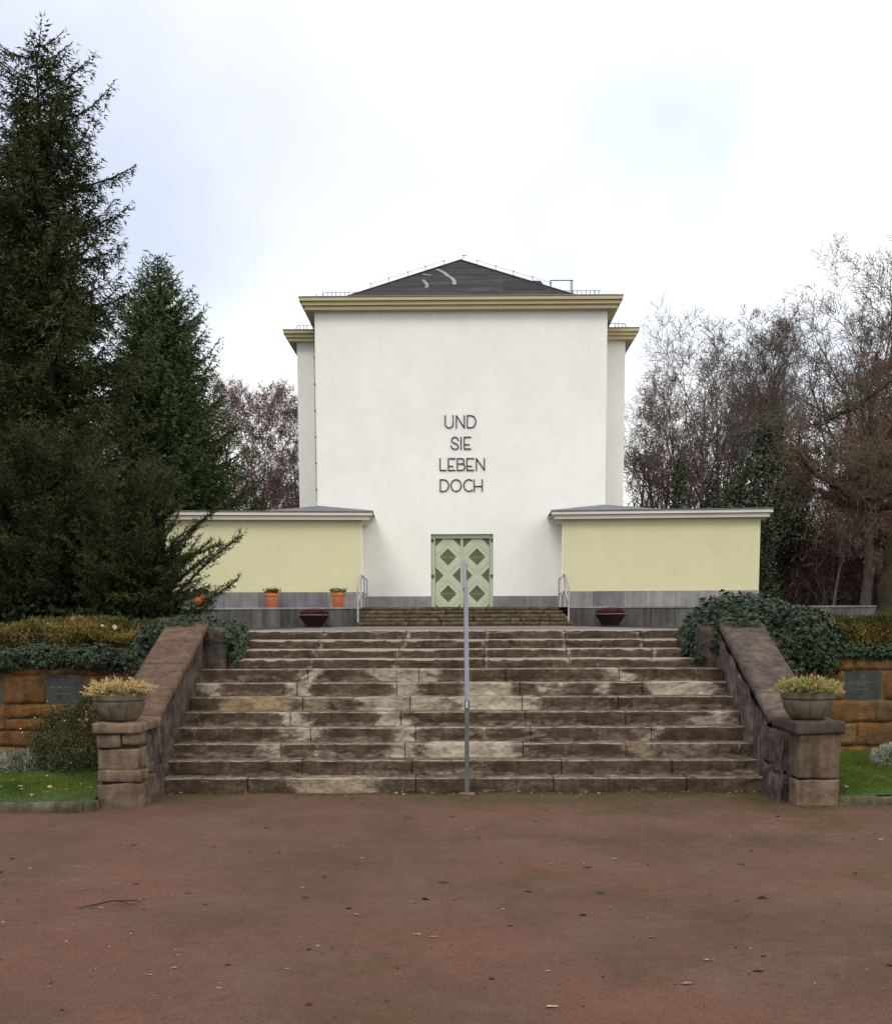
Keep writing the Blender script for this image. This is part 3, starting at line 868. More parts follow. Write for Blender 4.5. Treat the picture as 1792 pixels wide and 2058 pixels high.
# ================================================================== SIDE WALLS OF THE STAIRS
def xform_slope(V, ya, za, yb, zb):
    """lifts y-z of a flat block onto a slope"""
    W_ = V.copy()
    W_[:, 2] = V[:, 2] + za + (zb-za)*(V[:, 1]-ya)/(yb-ya)
    return W_
def stair_wall(s):
    side = 'left' if s < 0 else 'right'
    lab = ('crumbling stone side wall left of the stairs with red brown coping' if s < 0 else
           'crumbling stone side wall right of the stairs with grey purple coping')
    t = thing('stair_side_wall', (s*3.12, -.8, 0), lab, 'wall')
    cm = MAT['coping_l'] if s < 0 else MAT['coping_r']
    xi, xo = 2.955, 3.33          # inner and outer faces
    def X(a, b): return (s*a, s*b) if s > 0 else (s*b, s*a)
    # rendered core with a sloping top
    core = (0.015, -.05)
    nY, nZ = 64, 16
    ys = np.linspace(-.74, 2.42, nY)
    top = np.where(ys < -.12, .66, .66+(ys+.12)*.3515)
    for face, xx, nm in ((1, xi, 'render_face'), (2, xo, 'outer_face')):
        U = np.linspace(0, 1, nZ)
        Yg, Ug = np.meshgrid(ys, U, indexing='ij')
        Zg = -.05 + Ug*(top[:, None]+.05)
        q = np.stack([Yg*0+face*9+s, Yg, Zg], -1)
        rel = .022*fbm(q*np.array([1, 5, 5]), 5)+.03*np.clip(fbm(q*np.array([1, 2.2, 3.2])+5, 3), 0, 1)*(Zg < top[:, None]-.05)
        Xg = s*(xx + (rel-.012 if face == 1 else -rel+.01))
        V = np.stack([Xg, Yg, Zg], -1).reshape(-1, 3)
        a = (np.arange(nY-1)[:, None]*nZ+np.arange(nZ-1)[None]).ravel()
        F = np.stack([a, a+1, a+nZ+1, a+nZ], 1)
        obj_np(nm, V, F, MAT['render'], t)
    cb = MB()
    xa, xb = X(xi+.045, xo-.03)
    for i in range(0, nY-1, 3):
        j = min(i+3, nY-1)
        cb.hexa([(xa, ys[i], -.1), (xb, ys[i], -.1), (xb, ys[j], -.1), (xa, ys[j], -.1),
                 (xa, ys[i], top[i]), (xb, ys[i], top[i]), (xb, ys[j], top[j]), (xa, ys[j], top[j])])
    cb.build('wall_core', MAT['render'], t)
    # dressed pier stones at the foot
    if s < 0:
        cs = [(-.06, .217, 2.885, 3.30, 0), (.222, .337, 2.895, 3.295, 0), (.342, .530, 2.92, 3.285, .01), (.540, .668, 2.91, 3.30, 0)]
    else:
        cs = [(-.06, .238, 3.01, 3.40, 0), (.250, .645, 3.025, 3.395, .008)]
    for i, (z0, z1, a, b, dy) in enumerate(cs):
        xa, xb = X(a, b)
        if s < 0 and i == 3:
            xm = xa+.22
            rough_block('stone', xa, xm-.004, -1.0, -.72, z0, z1, MAT['pier'], t, .022, .013, .004, 40+i)
            rough_block('stone', xm+.004, xb, -.985, -.72, z0+.02, z1, MAT['pier'], t, .022, .013, .004, 50+i)
        else:
            rough_block('stone', xa, xb, -1.0+dy, -.70, z0, z1, MAT['pier'], t, .022, .013, .004, 60+i+5*(s > 0))
    m = MB(); m.box(*X(2.93 if s < 0 else 3.05, 3.27 if s < 0 else 3.38), -.955, -.71, -.05, .66); m.build('pier_core', MAT['soil'], t)
    # inner flank stones beside the pier
    for i, (ya, yb, z0, z1) in enumerate(((-.69, -.30, -.05, .25), (-.69, -.38, .26, .63), (-.29, .0, -.05, .3), (-.37, .02, .31, .60))):
        xa, xb = X(xi-.03, xi+.12)
        rough_block('flank_stone', xa, xb, ya, yb, z0, z1, MAT['render'], t, .03, .020, .006, 90+i, 7)
    # coping: a flat slab on the pier, then sloping slabs
    xa, xb = X(2.89 if s < 0 else 2.985, 3.325 if s < 0 else 3.43)
    rough_block('coping_slab', xa, xb, -1.02, -.125, .667 if s < 0 else .648, .765, cm if s > 0 else MAT['pier'], t, .025, .007, .006, 3+s, 6)
    yy = [-.115, .52, 1.22, 1.86, 2.50]
    for i in range(4):
        ya, yb = yy[i]+.004, yy[i+1]-.004
        xa, xb = X(2.925 if s < 0 else 2.95, 3.40 if s < 0 else 3.44)
        rough_block('coping_slab', xa, xb, ya, yb, 0, .10, cm, t, .06, .0025, .005, 20+i+9*(s > 0), 3,
                    xf=lambda V: xform_slope(V, -.12, .668, 2.5, 1.585))
    # short return walls that narrow the upper flight
    xa, xb = X(2.70, 3.0)
    rough_block('return_wall', xa, xb, 2.40, 3.9, 1.0, 1.60, MAT['render'], t, .045, .016, .015, 70+s)
    return t
stair_wall(-1); stair_wall(1)

# ================================================================== SANDSTONE RETAINING WALLS WITH PLAQUES
def squiggle(rs, x0, x1, y, z, h):
    pts = []; x = x0
    while x < x1:
        pts.append((x, y, z+rs.uniform(-h, h))); x += rs.uniform(.004, .011)
    return pts
def plaque(parent, x0, x1, z0, z1, y, lines, seed, rounded=False):
    m = MB()
    if rounded:
        r_ = .03; pts = []
        for (cx, cz, a0) in ((x1-r_, z1-r_, 0), (x0+r_, z1-r_, 90), (x0+r_, z0+r_, 180), (x1-r_, z0+r_, 270)):
            for a in (0, 30, 60, 90): pts.append((cx+r_*math.cos(R(a0+a)), cz+r_*math.sin(R(a0+a))))
        f = [(a, y, b) for a, b in pts]; g = [(a, y+.05, b) for a, b in pts]
        m.poly(f); m.poly(g[::-1])
        for i in range(len(f)):
            j = (i+1) % len(f); m.poly([f[i], f[j], g[j], g[i]])
    else:
        m.box(x0, x1, y, y+.05, z0, z1)
    o = m.build('memorial_plaque', MAT['plaque'], parent)
    rs = np.random.default_rng(seed)
    e_ = MB()
    for (a, b, z, h) in lines:
        x = x0+(x1-x0)*a
        while x < x0+(x1-x0)*b:
            ln = rs.uniform(.03, .07)
            e_.tube(squiggle(rs, x, min(x+ln, x0+(x1-x0)*b), y-.0005, z0+(z1-z0)*z, (z1-z0)*h), .0016, 3)
            x += ln+.018
    e_.build('engraving', MAT['engraved'], o)
    return o
def sand_wall(s):
    lab = ('orange sandstone retaining wall with slate plaques left of the stairs under the hedge' if s < 0 else
           'orange sandstone retaining wall with one slate plaque right of the stairs')
    t = thing('sandstone_wall', (s*6, 2.8, .1), lab, 'wall')
    rs = np.random.default_rng(11+s)
    y = 2.60
    m = MB(); m.box(*sorted((s*3.34, s*10.5)), y+.014, y+.40, -.05, 1.20)
    m.build('mortar', MAT['mortar'], t)
    # plaques, as |x| ranges and z range
    if s < 0: pl = [(4.47, 4.885, .725, 1.045), (5.40, 5.82, .72, 1.045)]
    else: pl = [(4.475, 4.90, .745, 1.075), (6.2, 6.6, .74, 1.07)]
    # courses; stones are cut round the plaques by splitting the spans
    cz = [(-.04, .212), (.217, .402), (.407, .717), (.722, 1.052), (1.057, 1.215)] if s < 0 else [(-.04, .203), (.208, .472), (.477, .737), (.742, 1.082), (1.087, 1.225)]
    for ci, (z0, z1) in enumerate(cz):
        cuts = [(a-.012, b+.012) for a, b, c0, c1 in pl if c0 < z1-.02 and c1 > z0+.02]
        x = 3.36
        while x < 10.4:
            wd = rs.uniform(.32, .78)*(1.15 if ci < 2 else 1)
            x1 = x+wd
            for a, b in cuts:
                if x < a < x1+.18: x1 = a
            if x1-x > .06:
                xa, xb = sorted((s*(x+.002), s*(x1-.002)))
                pr = rs.uniform(-.008, .008)
                split = (z1-z0 > .28 and rs.random() < .35 and xb-xa > .3)
                zz = [(z0, z0+(z1-z0)*.45-.005), (z0+(z1-z0)*.45+.005, z1)] if split else [(z0, z1)]
                for za, zb in zz:
                    rough_block('stone', xa, xb, y+pr, y+.2, za, zb, MAT['sandstone'], t, .05 if x < 6.2 else .2, .012, .004, rs.integers(1000), 7)
            x = x1
            for a, b in cuts:
                if abs(x-a) < 1e-6: x = b
    for i, (a, b, z0, z1) in enumerate(pl):
        xa, xb = sorted((s*a, s*b))
        ln = ([(.40, .56, .90, .006), (.42, .54, .82, .006), (.12, .80, .60, .045), (.22, .70, .36, .018), (.18, .30, .18, .012)] if s < 0 else
              [(.42, .56, .84, .03), (.14, .74, .60, .03), (.32, .66, .53, .02), (.24, .66, .36, .02)])
        plaque(t, xa, xb, z0, z1, y+.012, ln, 5+i+2*(s > 0), s > 0)
    return t
sand_wall(-1); sand_wall(1)

# kerbs in front of the lawns
for s in (-1, 1):
    t = thing('lawn_kerb', (s*5, -1.2, 0), 'low mossy stone kerb edging the lawn ' + ('with the white daisies' if s < 0 else 'right of the right stair wall'), 'kerb')
    x = 3.365 if s < 0 else 3.305
    i = 0
    if s < 0: rough_block('kerb_stone', -3.362, -3.283, -1.26, -.99, -.08, .084, MAT['kerb'], t, .04, .008, .008, 77, 5)
    y_ = -1.27 if s < 0 else -.98
    while x < 10.5:
        x1 = x + (1.05, .8, .95)[i % 3]
        xa, xb = sorted((s*x, s*(x1-.008)))
        rough_block('kerb_stone', xa, xb, y_+.02*((i % 2)), y_+.13, -.08, .082+.006*(i % 2), MAT['kerb'], t, .06, .012, .012, 30+i+7*s, 5)
        x = x1; i += 1

# ================================================================== CENTRE HANDRAIL
t = thing('centre_handrail', (0.05, -.15, 0), 'single blue grey steel handrail standing up the middle of the stairs', 'handrail')
hx = 0.052
m = MB(); m.box(hx-.022, hx+.022, -.17, -.125, 0, .90); m.build('post', MAT['post'], t, bevel=.004)
m = MB(); m.box(hx-.019, hx+.019, 2.30, 2.34, 1.13, 2.03); m.build('post', MAT['post'], t, bevel=.004)
m = MB(); m.box(hx-.019, hx+.019, 3.72, 3.76, 1.54, 2.38); m.build('post', MAT['post'], t, bevel=.004)
def bar(path, wd, ht, name, mat):
    m_ = MB()
    for (xa, ya, za), (xb, yb, zb) in zip(path[:-1], path[1:]):
        m_.hexa([(xa-wd, ya, za), (xa+wd, ya, za), (xb+wd, yb, zb), (xb-wd, yb, zb),
                 (xa-wd, ya, za+ht), (xa+wd, ya, za+ht), (xb+wd, yb, zb+ht), (xb-wd, yb, zb+ht)])
    return m_.build(name, mat, t, bevel=.006)
bar([(hx, -.20, .87), (hx, 2.33, 2.00)], .0235, .05, 'rail', MAT['rail'])
bar([(hx-.012, 2.335, 2.004), (hx-.012, 3.78, 2.375)], .0215, .05, 'rail', MAT['rail'])
m = MB(); m.lathe([(.0, -.01), (.085, -.01), (.085, .012), (.07, .018), (.0, .02)], (hx, -.15, .0), 20); m.build('foot_plate', MAT['footplate'], t)
m = MB(); m.box(hx-.010, hx+.008, -.2045, -.199, .845, .905); m.build('paint_chip', MAT['chip'], t)

# ================================================================== CONCRETE BOWLS WITH HEATHER ON THE PIERS
def stone_bowl(x, y, z, lab, plab, pm, seed):
    t = thing('planter_bowl', (x, y, z), lab, 'planter')
    pr = [(0, 0), (.135, 0), (.165, .025), (.20, .075), (.222, .125), (.232, .168), (.2315, .176), (.227, .180), (.227, .186), (.234, .190), (.243, .196), (.247, .225), (.247, .245), (.238, .252), (.215, .250), (.205, .22), (.0, .205)]
    m = MB(); m.lathe(pr, (x, y, z), 48); m.build('bowl', MAT['concrete'], t, smooth=True, autosmooth=40)
    m = MB(); m.lathe([(.206, .222), (.15, .240), (.0, .245)], (x, y, z), 24); m.build('soil', MAT['soil'], t)
    m = MB()
    for a in (-100, -60, -140):
        pts = [(x+math.cos(R(a))*(r+.0005), y+math.sin(R(a))*(r+.0005), z+zz) for r, zz in pr[2:6]]
        m.tube(pts, .0022, 4)
    tag(m.build('seam', MAT['soil'], t), kind='stuff')
    p = thing('heather_plant', (x, y, z+.24), plab, 'plant')
    rs = np.random.default_rng(seed)
    n = 420
    a = rs.uniform(0, 6.283, n); rr = .20*np.sqrt(rs.random(n))
    B = np.stack([x+rr*np.cos(a), y+rr*np.sin(a), z+.235+0*a], 1)
    tilt = np.clip(rr/.20*1.15+rs.normal(0, .22, n), 0, 1.45)
    D = np.stack([np.cos(a)*np.sin(tilt), np.sin(a)*np.sin(tilt), np.cos(tilt)], 1)
    ln = rs.uniform(.08, .17, n)
    parts = []; tin = []
    V, F = blades(B, D, ln, .010, rs); parts.append((V, F)); tin.append(np.repeat(rs.uniform(.0, .3, n), 3))
    k = 26
    i = np.repeat(np.arange(n), k); u = rs.random(n*k)**.7
    P = B[i]+D[i]*(ln[i]*u)[:, None]
    dd = nrm(D[i]*.9+rs.normal(0, .5, (n*k, 3)))
    V, F = blades(P, dd, rs.uniform(.016, .034, n*k), .0085, rs); parts.append((V, F)); tin.append(np.repeat(np.clip(u*1.0+rs.normal(0, .15, n*k), 0, 1), 3))
    V, F, _ = cat(parts)
    obj_np('shoots', V, F, pm, p, tint=tcol(np.concatenate(tin)))
    n = 16
    a = rs.uniform(0, 6.283, n); rr = .13*np.sqrt(rs.random(n))
    B = np.stack([x+rr*np.cos(a), y+.03+rr*np.sin(a), z+.24+0*a], 1)
    D = nrm(np.stack([rs.normal(0, .25, n), rs.normal(0, .25, n), np.ones(n)], 1))
    i = np.repeat(np.arange(n), 18); u = rs.random(n*18)
    ln = rs.uniform(.14, .23, n)
    P = B[i]+D[i]*(ln[i]*u)[:, None]
    V, F = blades(P, nrm(D[i]+rs.normal(0, .5, (len(i), 3))), .025, .008, rs)
    obj_np('purple_shoots', V, F, MAT['redplant'], p, tint=tcol(np.repeat(u, 3)))
stone_bowl(-3.145, -.70, .768, 'round concrete bowl planter on the left stair pier', 'straw coloured heather in the left concrete bowl', MAT['straw'], 21)
stone_bowl(3.175, -.68, .764, 'round concrete bowl planter on the right stair pier', 'yellow green heather in the right concrete bowl', MAT['straw_g'], 22)

# ================================================================== LAWN GRASS, BUSHES, IVY, HEDGES
for s in (-1, 1):
    rs = np.random.default_rng(31+s)
    n = 62000
    x = s*rs.uniform(3.33, 6.6, n); y = rs.uniform(-1.18 if s < 0 else -.9, 2.6, n)
    P = np.stack([x, y, .07+.06*np.clip((y+1.1)/3, 0, 1)], 1)
    dn = fbm(P*np.array([1.4, 1.4, 0]), 4)
    worn = np.clip((y+.95)/.5, 0.0, 1)
    keep = rs.random(n) < (.25+.75*worn)
    P, dn, worn = P[keep], dn[keep], worn[keep]
    D = nrm(np.stack([rs.normal(0, .5, len(P)), rs.normal(0, .5, len(P)), np.ones(len(P))], 1))
    V, F = blades(P, D, rs.uniform(.022, .055, len(P))*(.6+.4*worn), .008, rs)
    o = obj_np('lawn_grass', V, F, MAT['grass'], None, tint=tcol(np.repeat(.5+.35*dn+rs.normal(0, .15, len(P)), 3)))
    tag(o, kind='stuff')

def bush(name, ells, n, size, mat, lab, cat_, seed, kind='diamond', upw=.3, shell=(.72, 1.05), stems=True, base=None, noise=.18, jit=.6):
    rs = np.random.default_rng(seed)
    e0 = ells[0]
    t = thing(name, base or (e0[0], e0[1], e0[2]-e0[5]), lab, cat_)
    p, nn, s = lump_points(ells, n, rs, shell, noise)
    T = nrm(nn*.5+rs.normal(0, jit, p.shape)+np.array([0, 0, upw]))
    V, F, k = leafs(p, T, nrm(nn+rs.normal(0, .5, p.shape)), size*rs.uniform(.6, 1.35, len(p)), kind)
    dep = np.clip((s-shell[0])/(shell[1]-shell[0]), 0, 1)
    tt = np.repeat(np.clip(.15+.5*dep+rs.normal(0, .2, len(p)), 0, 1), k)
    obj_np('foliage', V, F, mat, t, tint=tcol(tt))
    if stems:
        m = MB()
        for i in range(9):
            j = rs.integers(len(p)); q = p[j]
            b = np.array([e0[0]+rs.normal(0, e0[3]*.25), e0[1]+rs.normal(0, e0[4]*.25), e0[2]-e0[5]])
            mid = (b*.5+q*.5)+rs.normal(0, .05, 3)*e0[3]*2
            m.tube([b, mid, q], [.012, .008, .004], 5)
        m.build('stems', MAT['bark_dark'], t)
    return t, rs
# rounded bush behind the left pier
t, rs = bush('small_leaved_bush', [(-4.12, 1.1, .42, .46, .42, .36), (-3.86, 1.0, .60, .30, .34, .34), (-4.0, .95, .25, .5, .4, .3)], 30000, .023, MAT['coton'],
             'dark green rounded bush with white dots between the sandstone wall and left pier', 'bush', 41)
p, nn, s = lump_points([(-4.12, 1.1, .45, .47, .43, .38), (-3.86, 1.0, .64, .31, .35, .35)], 45, rs, (1.0, 1.1))
V, F, k = leafs(p, nn+rs.normal(0, .5, p.shape), rs.normal(size=p.shape), .017, 'oval')
tag(obj_np('white_flecks', V, F, MAT['petal'], t), kind='stuff')
c = np.array([-3.90, .64, .70]); n = 14
P = c+rs.normal(0, 1, (n, 3))*np.array([.09, .03, .05])
V, F, k = leafs(P, rs.normal(size=(n, 3))+np.array([0, 0, -.5]), rs.normal(size=(n, 3))+np.array([0, -1.5, .4]), 0.036*rs.uniform(.6, 1.2, n), 'oval')
obj_np('reddened_leaves', V, F, MAT['deadred'], t, tint=tcol(np.repeat(rs.uniform(.4, 1, n), k)))
# silver dwarf shrubs on the lawns
def silver(ells, n, lab, seed):
    rs = np.random.default_rng(seed)
    t = thing('silver_shrub', (ells[0][0], ells[0][1], .1), lab, 'shrub')
    p, nn, s = lump_points(ells, n, rs, (.5, 1.05))
    D = nrm(nn*.6+np.array([0, 0, .7])+rs.normal(0, .35, p.shape))
    V, F = blades(p, D, rs.uniform(.03, .06, len(p)), .009, rs)
    obj_np('shoots', V, F, MAT['laven'], t, tint=tcol(np.repeat(np.clip((s-.5)*1.5+rs.normal(0, .2, len(p)), 0, 1), 3)))
silver([(-4.62, .95, .17, .30, .2, .16), (-5.0, .8, .15, .3, .2, .14), (-4.35, 1.05, .16, .16, .15, .15)], 9000, 'low silver grey shrub on the left lawn by the bush', 51)
silver([(4.62, 1.25, .18, .22, .2, .17), (4.95, 1.1, .17, .3, .2, .15)], 6000, 'low silver grey shrub at the right edge of the right lawn', 52)

def ivy(lab, ells, n, size, seed, base, drop=True, extra=None):
    rs = np.random.default_rng(seed)
    t = thing('ivy', base, lab, 'ivy')
    parts = []; tin = []
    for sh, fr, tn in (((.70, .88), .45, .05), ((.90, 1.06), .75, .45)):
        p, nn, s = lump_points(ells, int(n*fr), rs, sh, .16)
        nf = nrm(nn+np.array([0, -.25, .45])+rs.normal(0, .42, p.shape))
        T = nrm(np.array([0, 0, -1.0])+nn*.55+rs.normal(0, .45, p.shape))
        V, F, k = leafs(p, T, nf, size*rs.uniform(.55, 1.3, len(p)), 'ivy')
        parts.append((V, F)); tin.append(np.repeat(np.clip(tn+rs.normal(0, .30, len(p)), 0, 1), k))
    V, F, _ = cat(parts)
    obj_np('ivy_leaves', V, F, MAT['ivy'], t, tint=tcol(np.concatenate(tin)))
    m = MB()
    for i in range(14):
        e_ = ells[i % len(ells)]
        a = rs.uniform(0, 6.28)
        pts = [(e_[0]+e_[3]*.6*math.cos(a)*f+rs.normal(0, .03), e_[1]+e_[4]*.6*math.sin(a)*f+rs.normal(0, .03), e_[2]+e_[5]*(.7-1.2*f)) for f in (0, .35, .7, 1)]
        m.tube(pts, [.012, .009, .007, .004], 5)
    m.build('ivy_stems', MAT['bark_dark'], t)
    return t, rs
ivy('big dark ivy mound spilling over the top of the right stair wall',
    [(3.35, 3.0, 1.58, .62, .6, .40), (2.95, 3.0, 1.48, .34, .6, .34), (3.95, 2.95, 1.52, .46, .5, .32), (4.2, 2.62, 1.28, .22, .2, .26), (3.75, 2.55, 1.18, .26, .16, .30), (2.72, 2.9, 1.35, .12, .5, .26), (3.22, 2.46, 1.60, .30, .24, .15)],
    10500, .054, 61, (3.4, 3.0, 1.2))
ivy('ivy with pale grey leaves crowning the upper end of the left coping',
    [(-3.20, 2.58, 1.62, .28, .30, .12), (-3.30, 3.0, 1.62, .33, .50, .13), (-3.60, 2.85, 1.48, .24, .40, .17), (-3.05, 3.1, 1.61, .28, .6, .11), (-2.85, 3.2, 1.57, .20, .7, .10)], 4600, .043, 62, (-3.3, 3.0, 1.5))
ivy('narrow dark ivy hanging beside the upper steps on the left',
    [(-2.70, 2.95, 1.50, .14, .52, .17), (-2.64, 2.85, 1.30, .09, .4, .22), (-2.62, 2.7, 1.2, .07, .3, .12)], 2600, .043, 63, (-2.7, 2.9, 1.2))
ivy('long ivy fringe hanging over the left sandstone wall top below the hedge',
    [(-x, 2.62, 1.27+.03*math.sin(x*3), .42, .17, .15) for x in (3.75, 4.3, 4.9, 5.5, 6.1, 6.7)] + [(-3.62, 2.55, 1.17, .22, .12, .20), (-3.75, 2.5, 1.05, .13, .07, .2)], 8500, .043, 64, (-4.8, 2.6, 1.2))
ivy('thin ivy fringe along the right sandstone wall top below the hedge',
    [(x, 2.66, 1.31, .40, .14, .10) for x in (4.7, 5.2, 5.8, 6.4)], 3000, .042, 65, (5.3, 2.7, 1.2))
# dry tangle under the right ivy
rs = np.random.default_rng(66)
n = 260
P = np.stack([rs.uniform(3.0, 3.75, n), rs.uniform(2.25, 2.5, n), rs.uniform(0, 1, n)], 1)
P[:, 2] = 1.60-.55*np.clip((P[:, 0]-3.35)/.4, 0, 1)**1.3+rs.normal(0, .035, n)
V, F = blades(P, nrm(rs.normal(0, 1, (n, 3))+np.array([.6, -.3, -.7])), rs.uniform(.05, .16, n), .008, rs)
o = obj_np('dry_stalks', V, F, MAT['deadred'], None, tint=tcol(np.repeat(rs.random(n), 3))); tag(o, kind='stuff')

def hedge(lab, xs, zt, seed, n, base, depth=1.3, y0=2.75):
    rs = np.random.default_rng(seed)
    t = thing('heath_hedge', base, lab, 'hedge')
    x = rs.uniform(*xs, n); u = rs.random(n)
    # cross-section: front face then the top, with a lumpy profile
    bump_ = fbm(np.stack([x*1.6, u*3, x*0], -1)+seed, 4)
    a = u*1.9
    y = y0+.12+np.where(a < .6, .06-.1*a, (a-.6)*depth) + .10*bump_
    z = np.where(a < .6, 1.24+(a/.6)*(zt-1.28), zt-.02+.03*np.sin((a-.6)*3)) + .13*bump_
    P = np.stack([x, y, z], 1)+rs.normal(0, .02, (n, 3))
    D = nrm(np.stack([rs.normal(0, .45, n), rs.normal(-.25, .4, n), np.ones(n)], 1))
    D = nrm(D*.8+rs.normal(0, .55, (n, 3)))
    V, F = blades(P, D, rs.uniform(.022, .05, n), .016, rs)
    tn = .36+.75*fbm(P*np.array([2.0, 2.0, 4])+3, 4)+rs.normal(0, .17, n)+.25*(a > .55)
    obj_np('shoots', V, F, MAT['heath'], t, tint=tcol(np.repeat(tn, 3)))
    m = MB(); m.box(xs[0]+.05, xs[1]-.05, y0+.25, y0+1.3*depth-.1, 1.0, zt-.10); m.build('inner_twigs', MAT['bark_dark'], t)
    k = 9
    P = np.stack([rs.uniform(*xs, k), rs.uniform(y0+.15, y0+.6, k), np.full(k, zt+.03)], 1)
    V, F, kk = leafs(P, rs.normal(size=(k, 3)), rs.normal(size=(k, 3))+np.array([0, -1, 1.]), .10*rs.uniform(.6, 1.2, k), 'oval')
    obj_np('caught_leaves', V, F, MAT['dead'], t, tint=tcol(np.repeat(rs.random(k), kk)))
hedge('low yellow brown heath hedge on the left wall in front of the yews', (-7.2, -3.75), 1.62, 71, 46000, (-5.4, 3.2, 1.2))
hedge('low yellow green heath hedge on the right wall behind the ivy mound', (4.1, 7.2), 1.66, 72, 40000, (5.6, 3.2, 1.2))

# ================================================================== TERRACE WALL, FORECOURT, SECOND STEPS
t = thing('terrace_wall', (0, 33.1, 1.55), 'long low wall of dark grey stone slabs below the chapel wings', 'wall')
rs = np.random.default_rng(81)
for a, b in ((-14.5, -3.47), (3.74, 14.4)):
    x = a
    while x < b-.05:
        x1 = min(b, x+rs.uniform(.62, 1.15))
        if b-x1 < .3: x1 = b
        d = rs.uniform(0, .012)
        m = MB(); m.box(x+.005, x1-.005, 33.0+d, 33.28, 1.40, 2.138); m.build('slab', MAT['twall'], t, bevel=.006)
        x = x1
    x = a
    while x < b-.05:
        x1 = min(b, x+rs.uniform(1.6, 2.2))
        if b-x1 < .5: x1 = b
        m = MB(); m.box(x+.003, x1-.003, 32.975, 33.33, 2.144, 2.205); m.build('cap_slab', MAT['plinth'], t, bevel=.006)
        x = x1
for s in (-1, 1):
    a, b = sorted((s*3.72, s*14.5))
    sheet('forecourt', a, b, 33.27, 37.2, lambda X, Y: X*0+2.196, MAT['path'], 4, 3)
sheet('forecourt', -3.74, 3.74, 33.05, 37.2, lambda X, Y: X*0+2.19, MAT['path'], 4, 3)

t = thing('entrance_steps', (.13, 31.4, 1.55), 'five mossy brown steps leading up to the chapel door', 'steps')
MAT['mossstep'] = rubble('mossy_brown_step', ((0.28, (0.0405, 0.0299, 0.0170)), (0.5, (0.0900, 0.0686, 0.0408)), (0.68, (0.1350, 0.1038, 0.0680)), (0.85, (0.1890, 0.1496, 0.1062))), 0.7)
rs = np.random.default_rng(82)
m = MB()
for k in range(5): m.box(-3.40, 3.35, 31.45+.32*k+.003*k, 33.0, 1.45+.001*k, 1.53+.13*(k+1)-.02)
m.build('step_core', MAT['soil'], t)
for k in range(5):
    st = sub('step', t)
    ya = 31.4+.32*k; zt = 1.555+.13*(k+1)
    xa = -3.47+.03*(k % 2); xe = 3.76-.09*k
    x = xa
    while x < xe-.05:
        x1 = min(xe, x+rs.uniform(.9, 1.7))
        if xe-x1 < .4: x1 = xe
        rough_block('step_block', x+.004, x1-.004, ya, ya+(.36 if k < 4 else .9), zt-.135, zt-.002*(k == 4), MAT['mossstep'], st, .065, .014, .010, rs.integers(999), 6)
        x = x1

# handrails of the second steps
def side_rail(s):
    x = -3.50 if s < 0 else 3.62
    t = thing('steps_handrail', (x, 31.55, 1.69), 'galvanised steel handrail on the ' + ('left' if s < 0 else 'right') + ' side of the entrance steps', 'handrail')
    def post(y, z0, z1, dx=0):
        m = MB(); m.tube([(x+dx, y, z0), (x+dx, y, z1)], .030, 8); m.build('post', MAT['galv'], t, smooth=True, autosmooth=40)
    post(31.6, 1.68, 2.83); post(33.2, 2.18, 3.32); post(36.05, 2.18, 3.24)
    post(34.6, 2.18, 3.27)
    for nm, za, zb, zc in (('top_rail', 2.83, 3.33, 3.25), ('lower_rail', 2.36, 2.76, 2.70)):
        m = MB(); m.tube([(x, 31.6, za), (x, 33.2, zb)], .032, 8); m.tube([(x, 33.203, zb), (x, 36.05, zc)], .030, 8)
        m.build(nm, MAT['galv'], t, smooth=True, autosmooth=40)
side_rail(-1); side_rail(1)

# ================================================================== THE CHAPEL
ch = thing('chapel', (0, 40, 2.2), 'tall white plastered chapel with low yellow wings and green double door', 'building')
YF = 36.7
HWm = 5.36
DX0, DX1, DZ0, DZ1 = -1.135, 1.195, 2.20, 4.95
m = MB()
WT = 13.06
# front face with the door opening
for x0, x1, z0, z1 in ((-HWm, DX0, 2.0, WT), (DX1, HWm, 2.0, WT), (DX0, DX1, DZ1, WT)):
    m.poly([(x0, YF, z0), (x1, YF, z0), (x1, YF, z1), (x0, YF, z1)])
m.poly([(DX0, YF, 2.0), (DX0, YF+.5, 2.0), (DX0, YF+.5, DZ1), (DX0, YF, DZ1)])
m.poly([(DX1, YF, 2.0), (DX1, YF, DZ1), (DX1, YF+.5, DZ1), (DX1, YF+.5, 2.0)])
m.poly([(DX0, YF, DZ1), (DX0, YF+.5, DZ1), (DX1, YF+.5, DZ1), (DX1, YF, DZ1)])
m.poly([(-HWm, YF, 2.0), (-HWm, YF, WT), (-HWm, 48, WT), (-HWm, 48, 2.0)])
m.poly([(HWm, YF, 2.0), (HWm, 48, 2.0), (HWm, 48, WT), (HWm, YF, WT)])
m.poly([(-HWm, 48, 2.0), (-HWm, 48, WT), (HWm, 48, WT), (HWm, 48, 2.0)])
m.poly([(-HWm, YF, WT), (HWm, YF, WT), (HWm, 48, WT), (-HWm, 48, WT)])
m.build('main_wall', MAT['plaster'], ch, fix=False)
HWn = 6.31
m = MB(); m.box(-HWn, HWn, 39.0, 60, 2.0, 12.39); m.build('nave_wall', MAT['plaster'], ch)

